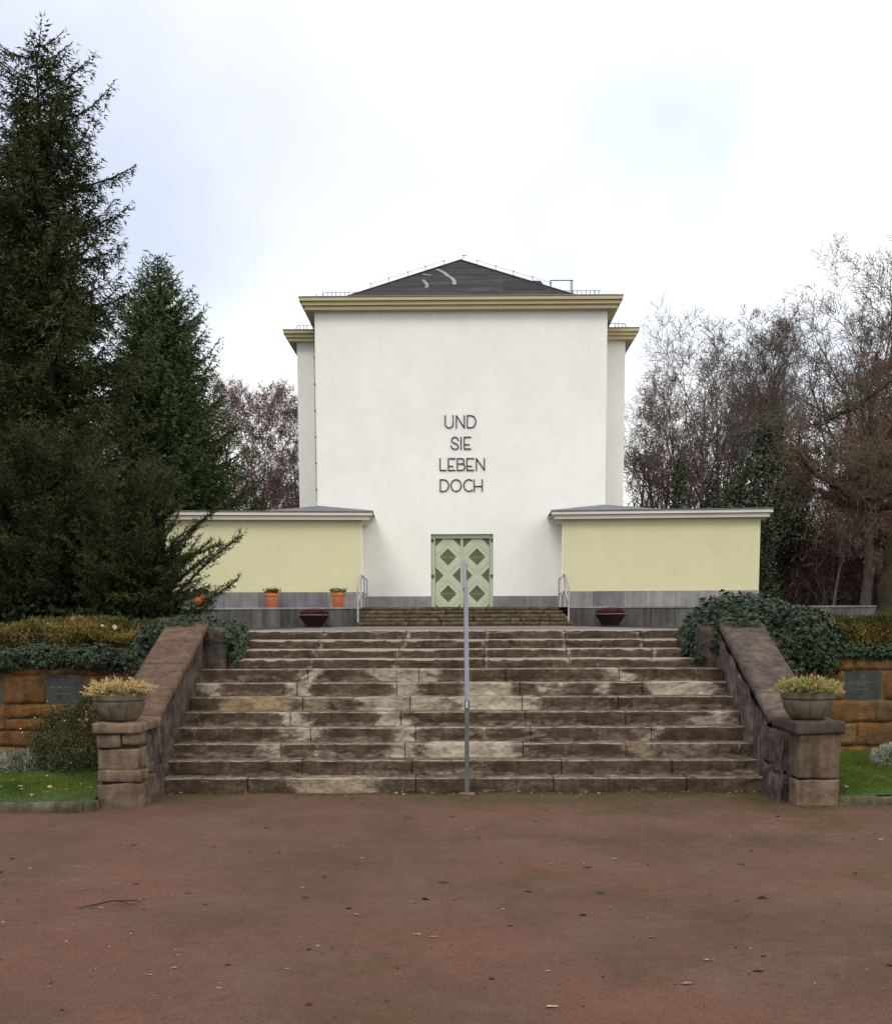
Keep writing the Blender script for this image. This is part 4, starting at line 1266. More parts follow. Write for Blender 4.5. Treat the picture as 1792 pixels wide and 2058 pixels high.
def cornice(name, x0, x1, y0, y1, z, hs, ov, step, parent, mat, topmat, ov_sheet=.02):
    o = sub(name, parent)
    zz = z
    for i, h in enumerate(hs):
        q = ov - step*(len(hs)-1-i)
        m_ = MB(); m_.box(x0-q, x1+q, y0-q, y1+q, zz, zz+h-.003)
        m_.build('band', mat, o, bevel=.008)
        zz += h
    q = ov+ov_sheet
    m_ = MB(); m_.box(x0-q, x1+q, y0-q, y1+q, zz, zz+.028); m_.build('edge_sheet', topmat, o)
    return zz+.028
zt = cornice('main_cornice', -HWm, HWm, YF, 48, 12.97, (.14, .14, .125), .50, .085, ch, MAT['cornice'], MAT['sheet'])
zn = cornice('nave_cornice', -HWn, HWn, 39.0, 60, 12.36, (.13, .13, .12), .46, .075, ch, MAT['cornice'], MAT['sheet'])
m = MB(); m.box(-5.72, 5.72, YF-.36, YF-.22, zt+.001, zt+.045); m.build('gutter_edge', MAT['sheet_light'], ch)

# roof
rf = sub('roof', ch)
RB, RY, RZ = 4.72, 36.95, 13.40
AX, AZ = 41.65, 16.05
m = MB()
A, B_, C_, D_ = (-RB, RY, RZ), (RB, RY, RZ), (RB, 47.9, RZ), (-RB, 47.9, RZ)
T1, T2 = (0, AX, AZ), (0, 43.2, AZ)
m.poly([A, B_, T1]); m.poly([B_, C_, T2, T1]); m.poly([C_, D_, T2]); m.poly([D_, A, T1, T2]); m.poly([A, D_, C_, B_])
m.build('roof_surface', MAT['roof'], rf)
def on_roof(x, s, h=.012):
    n_ = Vector((0, -(AZ-RZ), AX-RY)).normalized()
    return Vector((x, RY+(AX-RY)*s, RZ+(AZ-RZ)*s)) + n_*h
def strip(name, pts, wds, mat, h=.012):
    m_ = MB()
    L_ = []
    for i, (x, s) in enumerate(pts):
        a = on_roof(*pts[max(i-1, 0)], h); b = on_roof(*pts[min(i+1, len(pts)-1)], h)
        d = (b-a).normalized(); n_ = Vector((0, -(AZ-RZ), AX-RY)).normalized(); sd_ = d.cross(n_)
        p = on_roof(x, s, h)
        L_.append((p-sd_*wds, p+sd_*wds))
    for i in range(len(L_)-1):
        m_.poly([L_[i][0], L_[i][1], L_[i+1][1], L_[i+1][0]])
    m_.build(name, mat, rf)
strip('repair_strip', [(-.95, .77), (-.80, .73), (-.63, .67), (-.50, .60), (-.36, .545), (-.27, .487), (-.24, .43), (-.25, .376)], .075, MAT['roof_patch'])
strip('repair_strip', [(-1.45, .50), (-1.36, .44), (-1.27, .376), (-1.30, .30)], .065, MAT['roof_patch'])
strip('repair_strip', [(-1.48, .645), (-1.30, .625), (-1.13, .612)], .05, MAT['roof_patch'])
m = MB(); m.poly([on_roof(1.62, .24), on_roof(3.22, .24), on_roof(3.05, .455), on_roof(1.66, .465)]); m.build('dark_patch', MAT['roof_dark'], rf)
for i, s in enumerate((.34, .62, .80)):
    m = MB()
    hw = RB*(1-s)
    a = [on_roof(-hw*.97+2*hw*.97*u, s+.008*math.sin(u*23+i)+.005*math.sin(u*61), .006) for u in np.linspace(0, 1, 30)]
    b = [on_roof(-hw*.97+2*hw*.97*u, s+.010+.008*math.sin(u*23+i)+.006*math.sin(u*47), .010) for u in np.linspace(0, 1, 30)]
    for j in range(29): m.poly([a[j], a[j+1], b[j+1], b[j]])
    m.build('felt_lap', MAT['roof_dark'], rf)
m = MB()
for s in (-1, 1):
    m.tube([(s*(RB-.02), RY+.02, RZ+.02), (0, AX, AZ+.02)], .035, 6)
m.build('hip_cap', MAT['roof'], rf)
# snow guard, lightning rods, hatch rail
m = MB()
x = -5.02
k = 0
while x < 5.1:
    hh = .235 if abs(k % 9) else .25
    m.tube([(x, 36.62, zt), (x, 36.62, zt+hh)], .014 if k % 9 else .022, 4)
    x += .157; k += 1
m.tube([(-4.95, 36.62, zt+.235), (5.1, 36.62, zt+.235)], .011, 4)
m.tube([(-5.2, 36.62, zt), (-5.28, 36.62, zt+.2)], .014, 4)
m.tube([(5.4, 36.62, zt), (5.46, 36.62, zt+.12)], .012, 4)
tag(m.build('snow_guard', MAT['rust_iron'], rf), kind='stuff')
m = MB()
for s in (-1, 1):
    prev = None
    for f in (.28, .42, .57, .71, .86):
        p = Vector((s*RB*(1-f), RY+(AX-RY)*f, RZ+(AZ-RZ)*f))
        m.tube([p, p+Vector((0, 0, .20))], .012, 4); m.tube([p+Vector((-.05, 0, .2)), p+Vector((.05, 0, .2))], .012, 4)
        if prev: m.tube([prev+Vector((0, 0, .19)), p+Vector((0, 0, .19))], .006, 3)
        prev = p
m.tube([(.02, AX, AZ), (.14, AX, AZ+.2)], .015, 4); m.tube([(.05, AX, AZ+.2), (.25, AX, AZ+.2)], .014, 4)
tag(m.build('lightning_conductor', MAT['iron'], rf), kind='stuff')
m = MB()
for a in (3.55, 4.42, 4.36): m.tube([(a, 41, 13.9), (a, 41, 15.1)], .022, 4)
m.tube([(3.53, 41, 15.1), (4.46, 41, 15.1)], .022, 4); m.tube([(3.55, 41, 14.62), (4.3, 41, 14.62)], .018, 4)
m.tube([(3.42, 41, 14.3), (3.44, 41, 14.85)], .016, 4)
m.build('hatch_rail', MAT['iron'], rf)
m = MB()
for s in (-1, 1):
    for x_, dx in ((6.35, -.1), (6.18, .0), (6.02, .0), (5.9, 0)):
        m.tube([(s*x_, 38.9, zn), (s*(x_+dx), 38.9, zn+.22)], .016, 4)
    m.tube([(s*6.25, 38.9, zn+.22), (s*5.7, 38.9, zn+.22)], .012, 4)
tag(m.build('nave_snow_guard', MAT['iron'], rf), kind='stuff')
# conductor cable down the left corner
m = MB(); m.tube([(-HWm-.03, YF-.03, 12.8), (-HWm-.03, YF-.03, 6.15)], .012, 4)
for z in np.arange(6.6, 12.8, .95): m.tube([(-HWm-.03, YF-.045, z-.03), (-HWm-.03, YF-.045, z+.03)], .03, 5)
m.build('conductor_cable', MAT['iron'], ch)

# plinth of the main front
pl_ = sub('plinth', ch)
for a, b in ((-3.6, -2.35), (-2.35, DX0), (DX1, 2.45), (2.45, 3.66)):
    m = MB(); m.box(a+.004, b-.004, YF-.035, YF+.1, 2.19, 2.655); m.build('slab', MAT['plinth'], pl_, bevel=.006)

# ---- double door
def clip_poly(poly, x0, x1, z0, z1):
    def cl(P, f, inter):
        out_ = []
        for i in range(len(P)):
            a, b = P[i], P[(i+1) % len(P)]
            fa, fb = f(a), f(b)
            if fa >= 0: out_.append(a)
            if (fa >= 0) != (fb >= 0):
                t_ = fa/(fa-fb); out_.append((a[0]+(b[0]-a[0])*t_, a[1]+(b[1]-a[1])*t_))
        return out_
    for f in (lambda p: p[0]-x0, lambda p: x1-p[0], lambda p: p[1]-z0, lambda p: z1-p[1]):
        poly = cl(poly, f, None)
        if len(poly) < 3: return None
    return poly
def plank(m_, poly, yf, yb):
    f = [(x, yf, z) for x, z in poly]; b = [(x, yb, z) for x, z in poly]
    m_.poly(f); m_.poly(b[::-1])
    for i in range(len(f)):
        j = (i+1) % len(f); m_.poly([f[i], f[j], b[j], b[i]])
fr = sub('door_frame', ch)
YD = YF+.20
m = MB(); m.box(DX0+.004, -.997, YF+.12, YF+.34, 2.205, 4.94); m.build('jamb', MAT['door'], fr, bevel=.006)
m = MB(); m.box(1.088, DX1-.004, YF+.12, YF+.34, 2.205, 4.94); m.build('jamb', MAT['door'], fr, bevel=.006)
m = MB(); m.box(-.995, 1.086, YF+.125, YF+.34, 4.80, 4.94); m.build('head', MAT['door'], fr, bevel=.006)
m = MB(); m.box(DX0+.02, DX1-.02, YF+.02, YF+.34, 2.15, 2.203); m.build('threshold', MAT['mossstep'], fr)
for li, (xa, xb, cx) in enumerate(((-.993, -.004, -.498), (.050, 1.083, .592))):
    lf = sub('door_leaf', ch)
    z0, z1 = 2.215, 4.795
    m = MB(); m.box(xa+.002, xb-.002, YD+.02, YD+.06, z0, z1); m.build('panel', MAT['door_panel'], lf)
    m = MB()
    for z in (4.117, 2.748): m.box(cx-.30, cx+.30, YD+.0195, YD+.021, z-.004, z+.004)
    m.build('panel_joint', MAT['door'], lf)
    for zi, cz in enumerate((4.117, 2.748)):
        o_ = .003*zi
        for q, (sx, sz) in enumerate(((-1, 1), (1, 1), (1, -1), (-1, -1))):
            up_ = sz > 0
            r1 = .503 if up_ else .640
            for (ra, rb, dep) in ((.319, r1-.006, -.010 if up_ else -.014), (r1+.006, .852, -.002 if up_ else -.006)):
                poly = [(cx+sx*ra, cz), (cx+sx*rb, cz), (cx, cz+sz*rb), (cx, cz+sz*ra)]
                poly = clip_poly(poly, xa+.03, xb-.03, z0, z1)
                if poly:
                    m = MB(); plank(m, poly, YD+dep-o_+.0012*q, YD+.018); m.build('board', MAT['door'], lf)
    # backing ground between the boards, stiles
    for a, b in ((xa, xa+.028), (xb-.028, xb)):
        m = MB(); m.box(a, b, YD-.022, YD+.019, z0, z1); m.build('stile', MAT['door'], lf, bevel=.004)
m = MB(); m.box(-.002, .048, YD-.035, YD+.03, 2.215, 4.795); m.build('cover_strip', MAT['door'], fr, bevel=.006)
for x_ in (-1.07, 1.15):
    for z in (4.73, 3.41):
        m = MB(); m.box(x_-.035, x_+.035, YF+.06, YF+.13, z-.05, z+.05); m.build('door_stop', MAT['iron'], fr, bevel=.008)

# ---- lettering
def arc(cx, cy, rx, ry, a0, a1, n=14):
    return [(cx+rx*math.cos(R(a)), cy-ry*math.sin(R(a))) for a in np.linspace(a0, a1, n)]
def E3(x, xr, xm, y0, y1, ym): return [[(x, y0-10), (x, y1+10)], [(x, y0), (xr, y0)], [(x, ym), (xm, ym)], [(x, y1), (xr, y1)]]
def Dl(x, xr, y0, y1):
    r_ = (y1-y0)/2
    return [[(x, y0-10), (x, y1+10)], [(x, y0)]+arc(xr-95, (y0+y1)/2, 95, r_, 90, -90)+[(x, y1)]]
LET = [
    [[(428, 297)]+arc(503, 462, 75, 75, 180, 360)+[(578, 297)]],
    [[(640, 548), (640, 297)], [(640, 302), (793, 540)], [(793, 297), (793, 548)]],
    Dl(850, 1012, 308, 535),
    [[(680, 785), (664, 742), (630, 715), (598, 713), (562, 733), (545, 772), (560, 806), (605, 828), (650, 848), (678, 890), (664, 928), (620, 945), (580, 938), (550, 912), (536, 872)]],
    [[(728, 708), (728, 950)]],
    E3(790, 925, 893, 715, 938, 857),
    [[(328, 1112), (328, 1354)], [(328, 1345), (452, 1345)]],
    E3(485, 622, 580, 1122, 1345, 1267),
    [[(657, 1112), (657, 1354)], [(657, 1122)]+arc(745, 1172, 42, 50, 90, -90)+[(657, 1222)], [(745, 1222)]+arc(745, 1284, 57, 61, 90, -90)+[(657, 1345)]],
    E3(840, 978, 940, 1122, 1345, 1267),
    [[(1022, 1356), (1022, 1112)], [(1022, 1120), (1176, 1346)], [(1176, 1112), (1176, 1356)]],
    Dl(330, 490, 1524, 1746),
    [arc(632, 1635, 98, 112, 0, 360, 33)],
    [arc(880, 1635, 100, 112, 48, 312, 26)],
    [[(980, 1515), (980, 1757)], [(1135, 1515), (1135, 1757)], [(980, 1655), (1135, 1655)]]]
lt = sub('inscription', ch)
for strokes in LET:
    m = MB()
    for i, st_ in enumerate(strokes):
        pts = [(-1.409+.001934*x, YF-.027-.0007*i, 9.835-.0019*y) for x, y in st_]
        if len(pts) == 33: pts = pts[:-1]+[pts[0]]
        m.tube(pts, .0205, 6)
    for st_ in strokes[:1]:
        for x, y in (st_[0], st_[-1]):
            p = (-1.409+.001934*x, YF-.05, 9.835-.0019*y); m.tube([p, (p[0], YF+.01, p[2])], .008, 4)
    m.build('letter', MAT['letter'], lt)

# ---- low wings, slightly turned forward
def wing(s):
    w_ = sub('wing', ch)
    cx, cy = (3.50 if s < 0 else 3.56), 34.0
    an = R(5)
    ox, oy = s*math.cos(an), -math.sin(an)
    bx, by = s*math.sin(an), math.cos(an)
    Lw, Dw = 6.87, 4.6
    def W(a, b, z): return (s*cx+a*ox+b*bx, cy+a*oy+b*by, z)
    def bx8(m_, a0, a1, b0, b1, z0, z1):
        m_.hexa([W(a0, b0, z0), W(a1, b0, z0), W(a1, b1, z0), W(a0, b1, z0), W(a0, b0, z1), W(a1, b0, z1), W(a1, b1, z1), W(a0, b1, z1)])
    # yellow front, white inner flank
    m = MB(); bx8(m, .03, Lw, 0, Dw, 2.0, 5.31); m.build('front_wall', MAT['yellow'], w_)
    m = MB(); bx8(m, 0, .028, .012, Dw, 2.0, 5.31); m.build('flank_wall', MAT['plaster'], w_)
    r_ = np.random.default_rng(83+s); a = .03
    while a < Lw-.02:
        a1 = min(Lw+.02, a+r_.uniform(.62, 1.25))
        if Lw-a1 < .4: a1 = Lw+.02
        m = MB(); bx8(m, a+.004, a1-.004, -.03-.008*r_.random(), .02, 2.19, 2.757); m.build('plinth_slab', MAT['plinth'], w_, bevel=.006)
        a = a1
    m = MB(); bx8(m, -.015, .022, -.02, Dw, 2.19, 2.66); m.build('plinth_slab', MAT['plinth'], w_, bevel=.004)
    for nm, q, z0, z1, mt in (('cornice_band', .27, 5.255, 5.40, 'wing_cornice'), ('cornice_band', .37, 5.403, 5.512, 'wing_cornice'), ('edge_sheet', .40, 5.514, 5.538, 'sheet')):
        m = MB(); bx8(m, -q, Lw+q, -q, Dw+q, z0, z1); m.build(nm, MAT[mt], w_, bevel=.006 if 'band' in nm else 0)
    m = MB()
    e0, e1 = -.37, Lw+.37
    bx8(m, e0, e1, e0, Dw, 5.54, 5.556)
    # small raised roof where the wing leans on the white front
    pk = (s*(HWm+.02), YF-.01, 6.00)
    A, B, C, D = W(e0, e0+.02, 5.557), W(3.4, e0+.02, 5.557), (s*6.33, 38.98, 5.60), (s*3.2, YF-.012, 5.557)
    m.poly([A, B, pk]); m.poly([B, C, pk]); m.poly([A, pk, D])
    m.build('wing_roof', MAT['wroof'], w_)
    m = MB(); m.tube([pk, A], .028, 5); m.tube([pk, C], .02, 5); m.build('roof_flashing', MAT['sheet_light'], w_)
wing(-1); wing(1)

# ================================================================== POTS AND BOWLS BEFORE THE WINGS
def terracotta(x, y, lab, plab, pm, seed):
    z = 2.20
    t = thing('terracotta_pot', (x, y, z), lab, 'flower pot')
    m = MB(); m.lathe([(0, 0), (.155, 0), (.158, .03), (.166, .04), (.212, .385), (.222, .39), (.226, .41), (.240, .415), (.248, .50), (.244, .515), (.225, .515), (.215, .47), (.0, .46)], (x, y, z), 32)
    m.build('pot', MAT['terracotta'], t, smooth=True, autosmooth=35)
    m = MB(); m.lathe([(.213, .475), (0, .49)], (x, y, z), 20); m.build('soil', MAT['soil'], t)
    p = thing('pot_plant', (x, y, z+.48), plab, 'plant')
    rs = np.random.default_rng(seed)
    n = 90
    a = rs.uniform(0, 6.283, n); rr = .19*np.sqrt(rs.random(n))
    B = np.stack([x+rr*np.cos(a), y+rr*np.sin(a), np.full(n, z+.48)], 1)
    D = nrm(np.stack([np.cos(a)*rr*5+rs.normal(0, .25, n), np.sin(a)*rr*5+rs.normal(0, .25, n), np.ones(n)], 1))
    ln = rs.uniform(.08, .26, n)
    i = np.repeat(np.arange(n), 14); u = rs.random(len(i))
    P = B[i]+D[i]*(ln[i]*u)[:, None]
    V, F, k = leafs(P, rs.normal(size=P.shape)+np.array([0, 0, .3]), rs.normal(size=P.shape), .055*rs.uniform(.6, 1.3, len(P)))
    obj_np('foliage', V, F, pm, p, tint=tcol(np.repeat(np.clip(u*.8+rs.normal(0, .25, len(u)), 0, 1), k)))
terracotta(-6.62, 33.14, 'terracotta flower pot in the middle of the left wing front', 'red brown leafy plant in the middle terracotta pot', MAT['redplant'], 91)
terracotta(-4.31, 33.14, 'terracotta flower pot nearest the entrance steps', 'grey green sparse plant in the terracotta pot by the steps', MAT['greenplant'], 92)
terracotta(-9.13, 33.14, 'terracotta flower pot half hidden by the yew branches', 'red plant in the terracotta pot behind the yew branches', MAT['redplant'], 93)
def metal_bowl(x, lab, plab, seed):
    y, z = 32.3, 1.555
    t = thing('metal_bowl', (x, y, z), lab, 'planter')
    m = MB(); m.lathe([(0, 0), (.27, 0), (.28, .02), (.545, .37), (.54, .375), (.50, .35), (0, .33)], (x, y, z), 40); m.build('bowl', MAT['redbowl'], t, smooth=True, autosmooth=30)
    m = MB(); m.lathe([(.535, .376), (.552, .372), (.556, .385), (.548, .398), (.532, .392)], (x, y, z), 40); m.build('rim', MAT['redrim'], t, smooth=True)
    p = thing('purple_plants', (x, y, z+.37), plab, 'plant')
    rs = np.random.default_rng(seed)
    n = 5200
    a = rs.uniform(0, 6.283, n); rr = .48*np.sqrt(rs.random(n))
    top = .22*(1-(rr/.56)**3)*(.8+.25*rs.random(n))
    h = rs.random(n)**.6*top
    P = np.stack([x+rr*np.cos(a)*(1+.1*h), y+rr*np.sin(a), z+.37+h], 1)
    V, F = blades(P, nrm(rs.normal(0, .5, (n, 3))+np.array([0, 0, 1.])), rs.uniform(.03, .06, n), .02, rs)
    obj_np('shoots', V, F, MAT['purple'], p, tint=tcol(np.repeat(np.clip(h/.22*.7+rs.normal(0, .2, n)+.15*np.sin(a*3), 0, 1), 3)))
metal_bowl(-5.06, 'dark red metal bowl planter left of the entrance steps', 'purple heather filling the left metal bowl', 94)
metal_bowl(5.11, 'dark red metal bowl planter right of the entrance steps', 'purple heather filling the right metal bowl', 95)

# ================================================================== CONIFERS AND YEWS
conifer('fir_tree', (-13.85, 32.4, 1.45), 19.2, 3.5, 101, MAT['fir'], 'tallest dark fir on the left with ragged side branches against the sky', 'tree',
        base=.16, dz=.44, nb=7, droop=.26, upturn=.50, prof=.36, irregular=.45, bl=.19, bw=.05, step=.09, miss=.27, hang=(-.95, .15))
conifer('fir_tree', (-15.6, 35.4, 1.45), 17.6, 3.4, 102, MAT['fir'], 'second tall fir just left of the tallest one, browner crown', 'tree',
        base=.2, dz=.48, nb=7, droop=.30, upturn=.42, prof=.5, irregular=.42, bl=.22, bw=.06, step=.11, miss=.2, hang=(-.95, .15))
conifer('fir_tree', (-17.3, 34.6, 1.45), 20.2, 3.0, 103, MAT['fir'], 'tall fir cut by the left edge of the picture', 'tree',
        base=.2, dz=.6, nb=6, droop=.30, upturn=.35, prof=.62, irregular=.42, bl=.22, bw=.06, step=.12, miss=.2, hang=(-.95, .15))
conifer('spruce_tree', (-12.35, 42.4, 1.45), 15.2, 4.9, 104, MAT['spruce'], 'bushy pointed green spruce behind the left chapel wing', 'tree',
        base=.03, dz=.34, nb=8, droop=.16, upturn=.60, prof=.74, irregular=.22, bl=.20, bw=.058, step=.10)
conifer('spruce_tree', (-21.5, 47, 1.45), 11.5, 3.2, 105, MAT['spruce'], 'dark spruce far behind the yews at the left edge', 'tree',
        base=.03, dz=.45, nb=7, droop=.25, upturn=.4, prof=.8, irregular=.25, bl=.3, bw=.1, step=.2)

def yew(loc, H, Rr, seed, n, lab, arms=(), lean=(0, 0), lowest=.05):
    rs = np.random.default_rng(seed)
    t = thing('yew', loc, lab, 'tree')
    loc = np.array(loc)
    lines = []
    for i in range(n):
        a = rs.uniform(0, 6.283); f = rs.random()
        h0 = H*lowest + H*.72*f**1.1
        st = np.array([.12*Rr*math.cos(a), .12*Rr*math.sin(a), h0])
        el = R(rs.uniform(12, 48) + 34*f)
        env = Rr*(1-f*.62)*rs.uniform(.65, 1.12)
        Ln = min(env/max(.28, math.cos(el)), (H-h0)*1.02/max(.3, math.sin(el)))
        d = np.array([math.cos(a)*math.cos(el), math.sin(a)*math.cos(el), math.sin(el)])
        q = [st]; dd = d.copy()
        for k in range(6):
            dd = nrm(dd+rs.normal(0, .07, 3)+np.array([0, 0, -.05 if k > 3 else .02]))
            q.append(q[-1]+dd*Ln/6)
        lines.append((np.array(q), rs.uniform(.75, 1.15)))
    for pts, wd in arms:
        pts = np.array(pts)-loc
        s_ = np.linspace(0, len(pts)-1, 9); k = np.minimum(s_.astype(int), len(pts)-2); f = (s_-k)[:, None]
        lines.append((pts[k]*(1-f)+pts[k+1]*f, wd))
    P, D, T, WD = [], [], [], []
    tb0, tb1, r0_, r1_ = [], [], [], []
    for ln, wd in lines:
        seg = np.linalg.norm(np.diff(ln, axis=0), axis=1); Ln = seg.sum()
        m_ = max(8, int(Ln/.05))
        s_ = np.linspace(0.0, len(ln)-1.001, m_); k = s_.astype(int); f = (s_-k)[:, None]
        pts = ln[k]*(1-f)+ln[k+1]*f; dr = nrm(ln[k+1]-ln[k])
        u = s_/(len(ln)-1)
        tb0 += list(ln[:-1]); tb1 += list(ln[1:])
        rr = .006+.02*Ln*.5*(1-np.linspace(0, 1, len(ln)))
        r0_ += list(rr[:-1]); r1_ += list(rr[1:])
        sd_ = nrm(np.cross(dr, np.array([0, 0, 1.])))
        for side in (-1, 1):
            tl = (.12+.30*(1-u)**.8)*rs.uniform(.5, 1.2, m_)*wd
            td = nrm(sd_*side*.8+dr*rs.uniform(.4, 1.0, m_)[:, None]+np.array([0, 0, 1.])*rs.uniform(-.25, .45, m_)[:, None])
            c = np.maximum(4, (tl/.017).astype(int))
            idx = np.repeat(np.arange(m_), c); v = rs.random(len(idx))
            P.append(pts[idx]+td[idx]*(tl[idx]*v)[:, None]+rs.normal(0, .008, (len(idx), 3)))
            D.append(nrm(td[idx]*.8+rs.normal(0, .55, (len(idx), 3))))
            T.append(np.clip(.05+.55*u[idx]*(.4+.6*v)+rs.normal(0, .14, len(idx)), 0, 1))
    P = np.concatenate(P); D = np.concatenate(D); T = np.concatenate(T)
    V, F = blades(P, D, rs.uniform(.04, .085, len(P)), .017, rs)
    o = obj_np('crown', V, F, MAT['yew'], None, tint=tcol(np.repeat(T, 3))); o.parent = t
    # large dark filler leaves added to block light through the crown's heart
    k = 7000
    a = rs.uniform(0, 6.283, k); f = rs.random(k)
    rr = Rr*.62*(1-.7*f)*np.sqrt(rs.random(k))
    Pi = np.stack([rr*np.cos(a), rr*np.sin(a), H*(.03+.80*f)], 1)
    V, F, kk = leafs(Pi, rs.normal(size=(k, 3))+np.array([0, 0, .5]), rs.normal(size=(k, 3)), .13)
    o = obj_np('inner_filler', V, F, MAT['yew'], None, tint=tcol(np.repeat(rs.uniform(0, .12, k), kk))); o.parent = t
    V, F = tubes_np(np.array(tb0), np.array(tb1), np.array(r0_), np.array(r1_), 4)
    o = obj_np('branches', V, F, MAT['bark_dark'], None); o.parent = t
    m = MB(); m.tube([(0, 0, -.2), (.03, 0, H*.4), (0, 0, H*.85)], [.14, .09, .02], 8)
    o = m.build('trunk', MAT['bark_dark'], None, smooth=True); o.parent = t
yew((-6.85, 9.3, 1.40), 3.45, 1.5, 111, 105, 'tallest dark yew bush above the left heath hedge')
yew((-5.20, 8.3, 1.38), 2.85, 1.15, 112, 95, 'dark yew whose spiky branches reach across the yellow wing',
    arms=[([(-4.95, 8.2, 1.75), (-4.37, 8.0, 2.23), (-3.88, 7.95, 2.69), (-3.46, 7.9, 3.0)], 1.5), ([(-4.9, 7.9, 1.55), (-4.17, 7.4, 1.85), (-3.79, 7.4, 2.04), (-3.42, 7.4, 2.33)], 1.2),
          ([(-5.0, 8.3, 2.2), (-4.55, 8.2, 2.85), (-4.22, 8.2, 3.16), (-3.86, 8.2, 3.45)], 1.4), ([(-4.9, 8.0, 2.1), (-4.51, 8.0, 2.58), (-4.11, 8.0, 2.76), (-3.82, 8, 2.86)], 1.3),
          ([(-4.9, 8.0, 1.7), (-4.3, 7.8, 2.05), (-3.95, 7.7, 2.15)], 1.3), ([(-4.9, 7.8, 1.5), (-4.3, 7.6, 1.65), (-3.9, 7.5, 1.95)], 1.3)])
yew((-8.05, 10.0, 1.40), 2.95, 1.35, 113, 85, 'dark yew at the left edge of the picture above the hedge')
yew((-5.95, 10.6, 1.42), 2.5, 1.1, 114, 60, 'lower yew filling the gap between the two taller yews')

# ================================================================== BARE TREES
# each shape is grown once; copies share its meshes
LB = 'bare grey winter tree in the wood behind the right chapel wing'
GB = 'bare trees behind the right wing'
proto = []
proto.append(bare_tree('bare_tree', (10.2, 44.0, 1.45), 13.2, 201, 'wide branching bare tree nearest the chapel on the right with a forked trunk', GB, spread=.95, first=.25, up_=.62))
proto.append(bare_tree('bare_tree', (11.8, 47.4, 1.45), 14.6, 202, 'slim straight bare tree right of the forked one behind the right wing', GB, spread=.62, first=.42, up_=.5, n1=15))
proto.append(bare_tree('bare_tree', (13.9, 47.4, 1.45), 15.2, 203, 'bare tree with thick pollarded head and upright twigs in the right wood', GB, spread=.60, first=.5, up_=.38, n1=14, r0=.24))
proto.append(bare_tree('bare_tree', (15.9, 39.5, 1.45), 12.9, 204, 'largest bare tree rising highest at the right edge of the picture', GB, spread=1.05, first=.28, up_=.72, n1=16, n2=9, n3=8, n4=6, r0=.27))
def copy_bare(i, loc, rz, sc, lab, grp):
    c = dup_tree(proto[i], loc, rz, sc); c['label'] = lab; c['group'] = grp; return c
for i, x, y, rz, sc, lb in (
        (1, 9.0, 47.0, 2.1, .76, 'slender bare tree closest to the chapel wall on the right'), (0, 9.6, 51, 1.2, .92, 'spreading bare tree just behind the slender one beside the chapel'),
        (1, 13.0, 52.4, 3.9, .98, 'tall narrow bare tree behind the slim straight one above the wing roof'), (0, 15.6, 53, 4.0, 1.0, 'broad bare tree standing behind the pollarded one'),
        (2, 16.6, 55, 1.0, .9, 'second bare tree with a bunched head, behind and right of the pollarded one'), (1, 20.8, 57.4, .4, 1.0, 'narrow bare tree far back behind the largest bare tree'),
        (0, 12.2, 62.4, 2.6, 1.1, 'farthest broad bare tree behind the forked one'), (1, 15.0, 62, 5.1, 1.08, 'farthest tall bare tree in the middle of the right wood'),
        (0, 22.5, 62, .9, 1.15, 'broad bare tree at the far back near the right edge'), (3, 22.5, 52, 2.9, 1.0, 'big bare tree half cut off by the right edge'),
        (0, 19.0, 47, 5.5, .85, 'broad low bare tree just behind the largest one'), (1, 15.2, 49.5, 4.9, .72, 'thin short bare tree in front of the pollarded one'),
        (1, 11.4, 50.2, 2.4, .72, 'thin short bare tree between the forked tree and the slim straight one'), (1, 8.9, 56, 0.7, .86, 'bare tree half hidden by the right side of the chapel')):
    copy_bare(i, (x, y, 1.45), rz, sc, lb, GB)
# red-brown trees left of the chapel
GL = 'red brown bare trees left of the chapel'
LL = 'reddish bare tree between the spruce and the chapel'
pr = bare_tree('bare_tree', (-11.2, 58, 1.45), 13.0, 211, 'leaning red brown bare tree in the middle between spruce and chapel', GL, twig='twig_red', leaf='redbud', nleaf=3600, lsize=.10, spread=.72, first=.12, up_=.42, n1=18, n4=6, crook=.13)
proto.append(pr)
for x, y, rz, sc, lb in ((-12.9, 56, 1.0, .86, 'reddish bare tree nearest the right flank of the spruce'), (-9.4, 60, 2.3, .94, 'reddish bare tree nearest the left wall of the chapel'),
                         (-12.2, 60, 3.6, .98, 'reddish bare tree behind the one beside the spruce'), (-9.7, 66, 4.9, 1.0, 'farthest reddish bare tree beside the chapel wall'),
                         (-14.6, 60, 5.4, .96, 'reddish bare tree mostly hidden behind the spruce'), (-10.6, 64, .4, 1.02, 'farthest reddish bare tree in the middle of the gap left of the chapel'),
                         (-10.2, 55, 3.0, .66, 'shortest reddish tree just above the left wing roof')):
    copy_bare(4, (x, y, 1.45), rz, sc, lb, GL)
for x, y, i, rz, sc, lb in ((-20, 56, 1, .5, .85, 'bare tree glimpsed through the middle of the firs'), (-24, 60, 0, 1.5, .9, 'bare tree glimpsed at the left edge behind the firs'), (-17.5, 60, 1, 2.5, .9, 'bare tree glimpsed between the firs and the spruce')):
    copy_bare(i, (x, y, 1.45), rz, sc, lb, 'bare trees behind the firs')
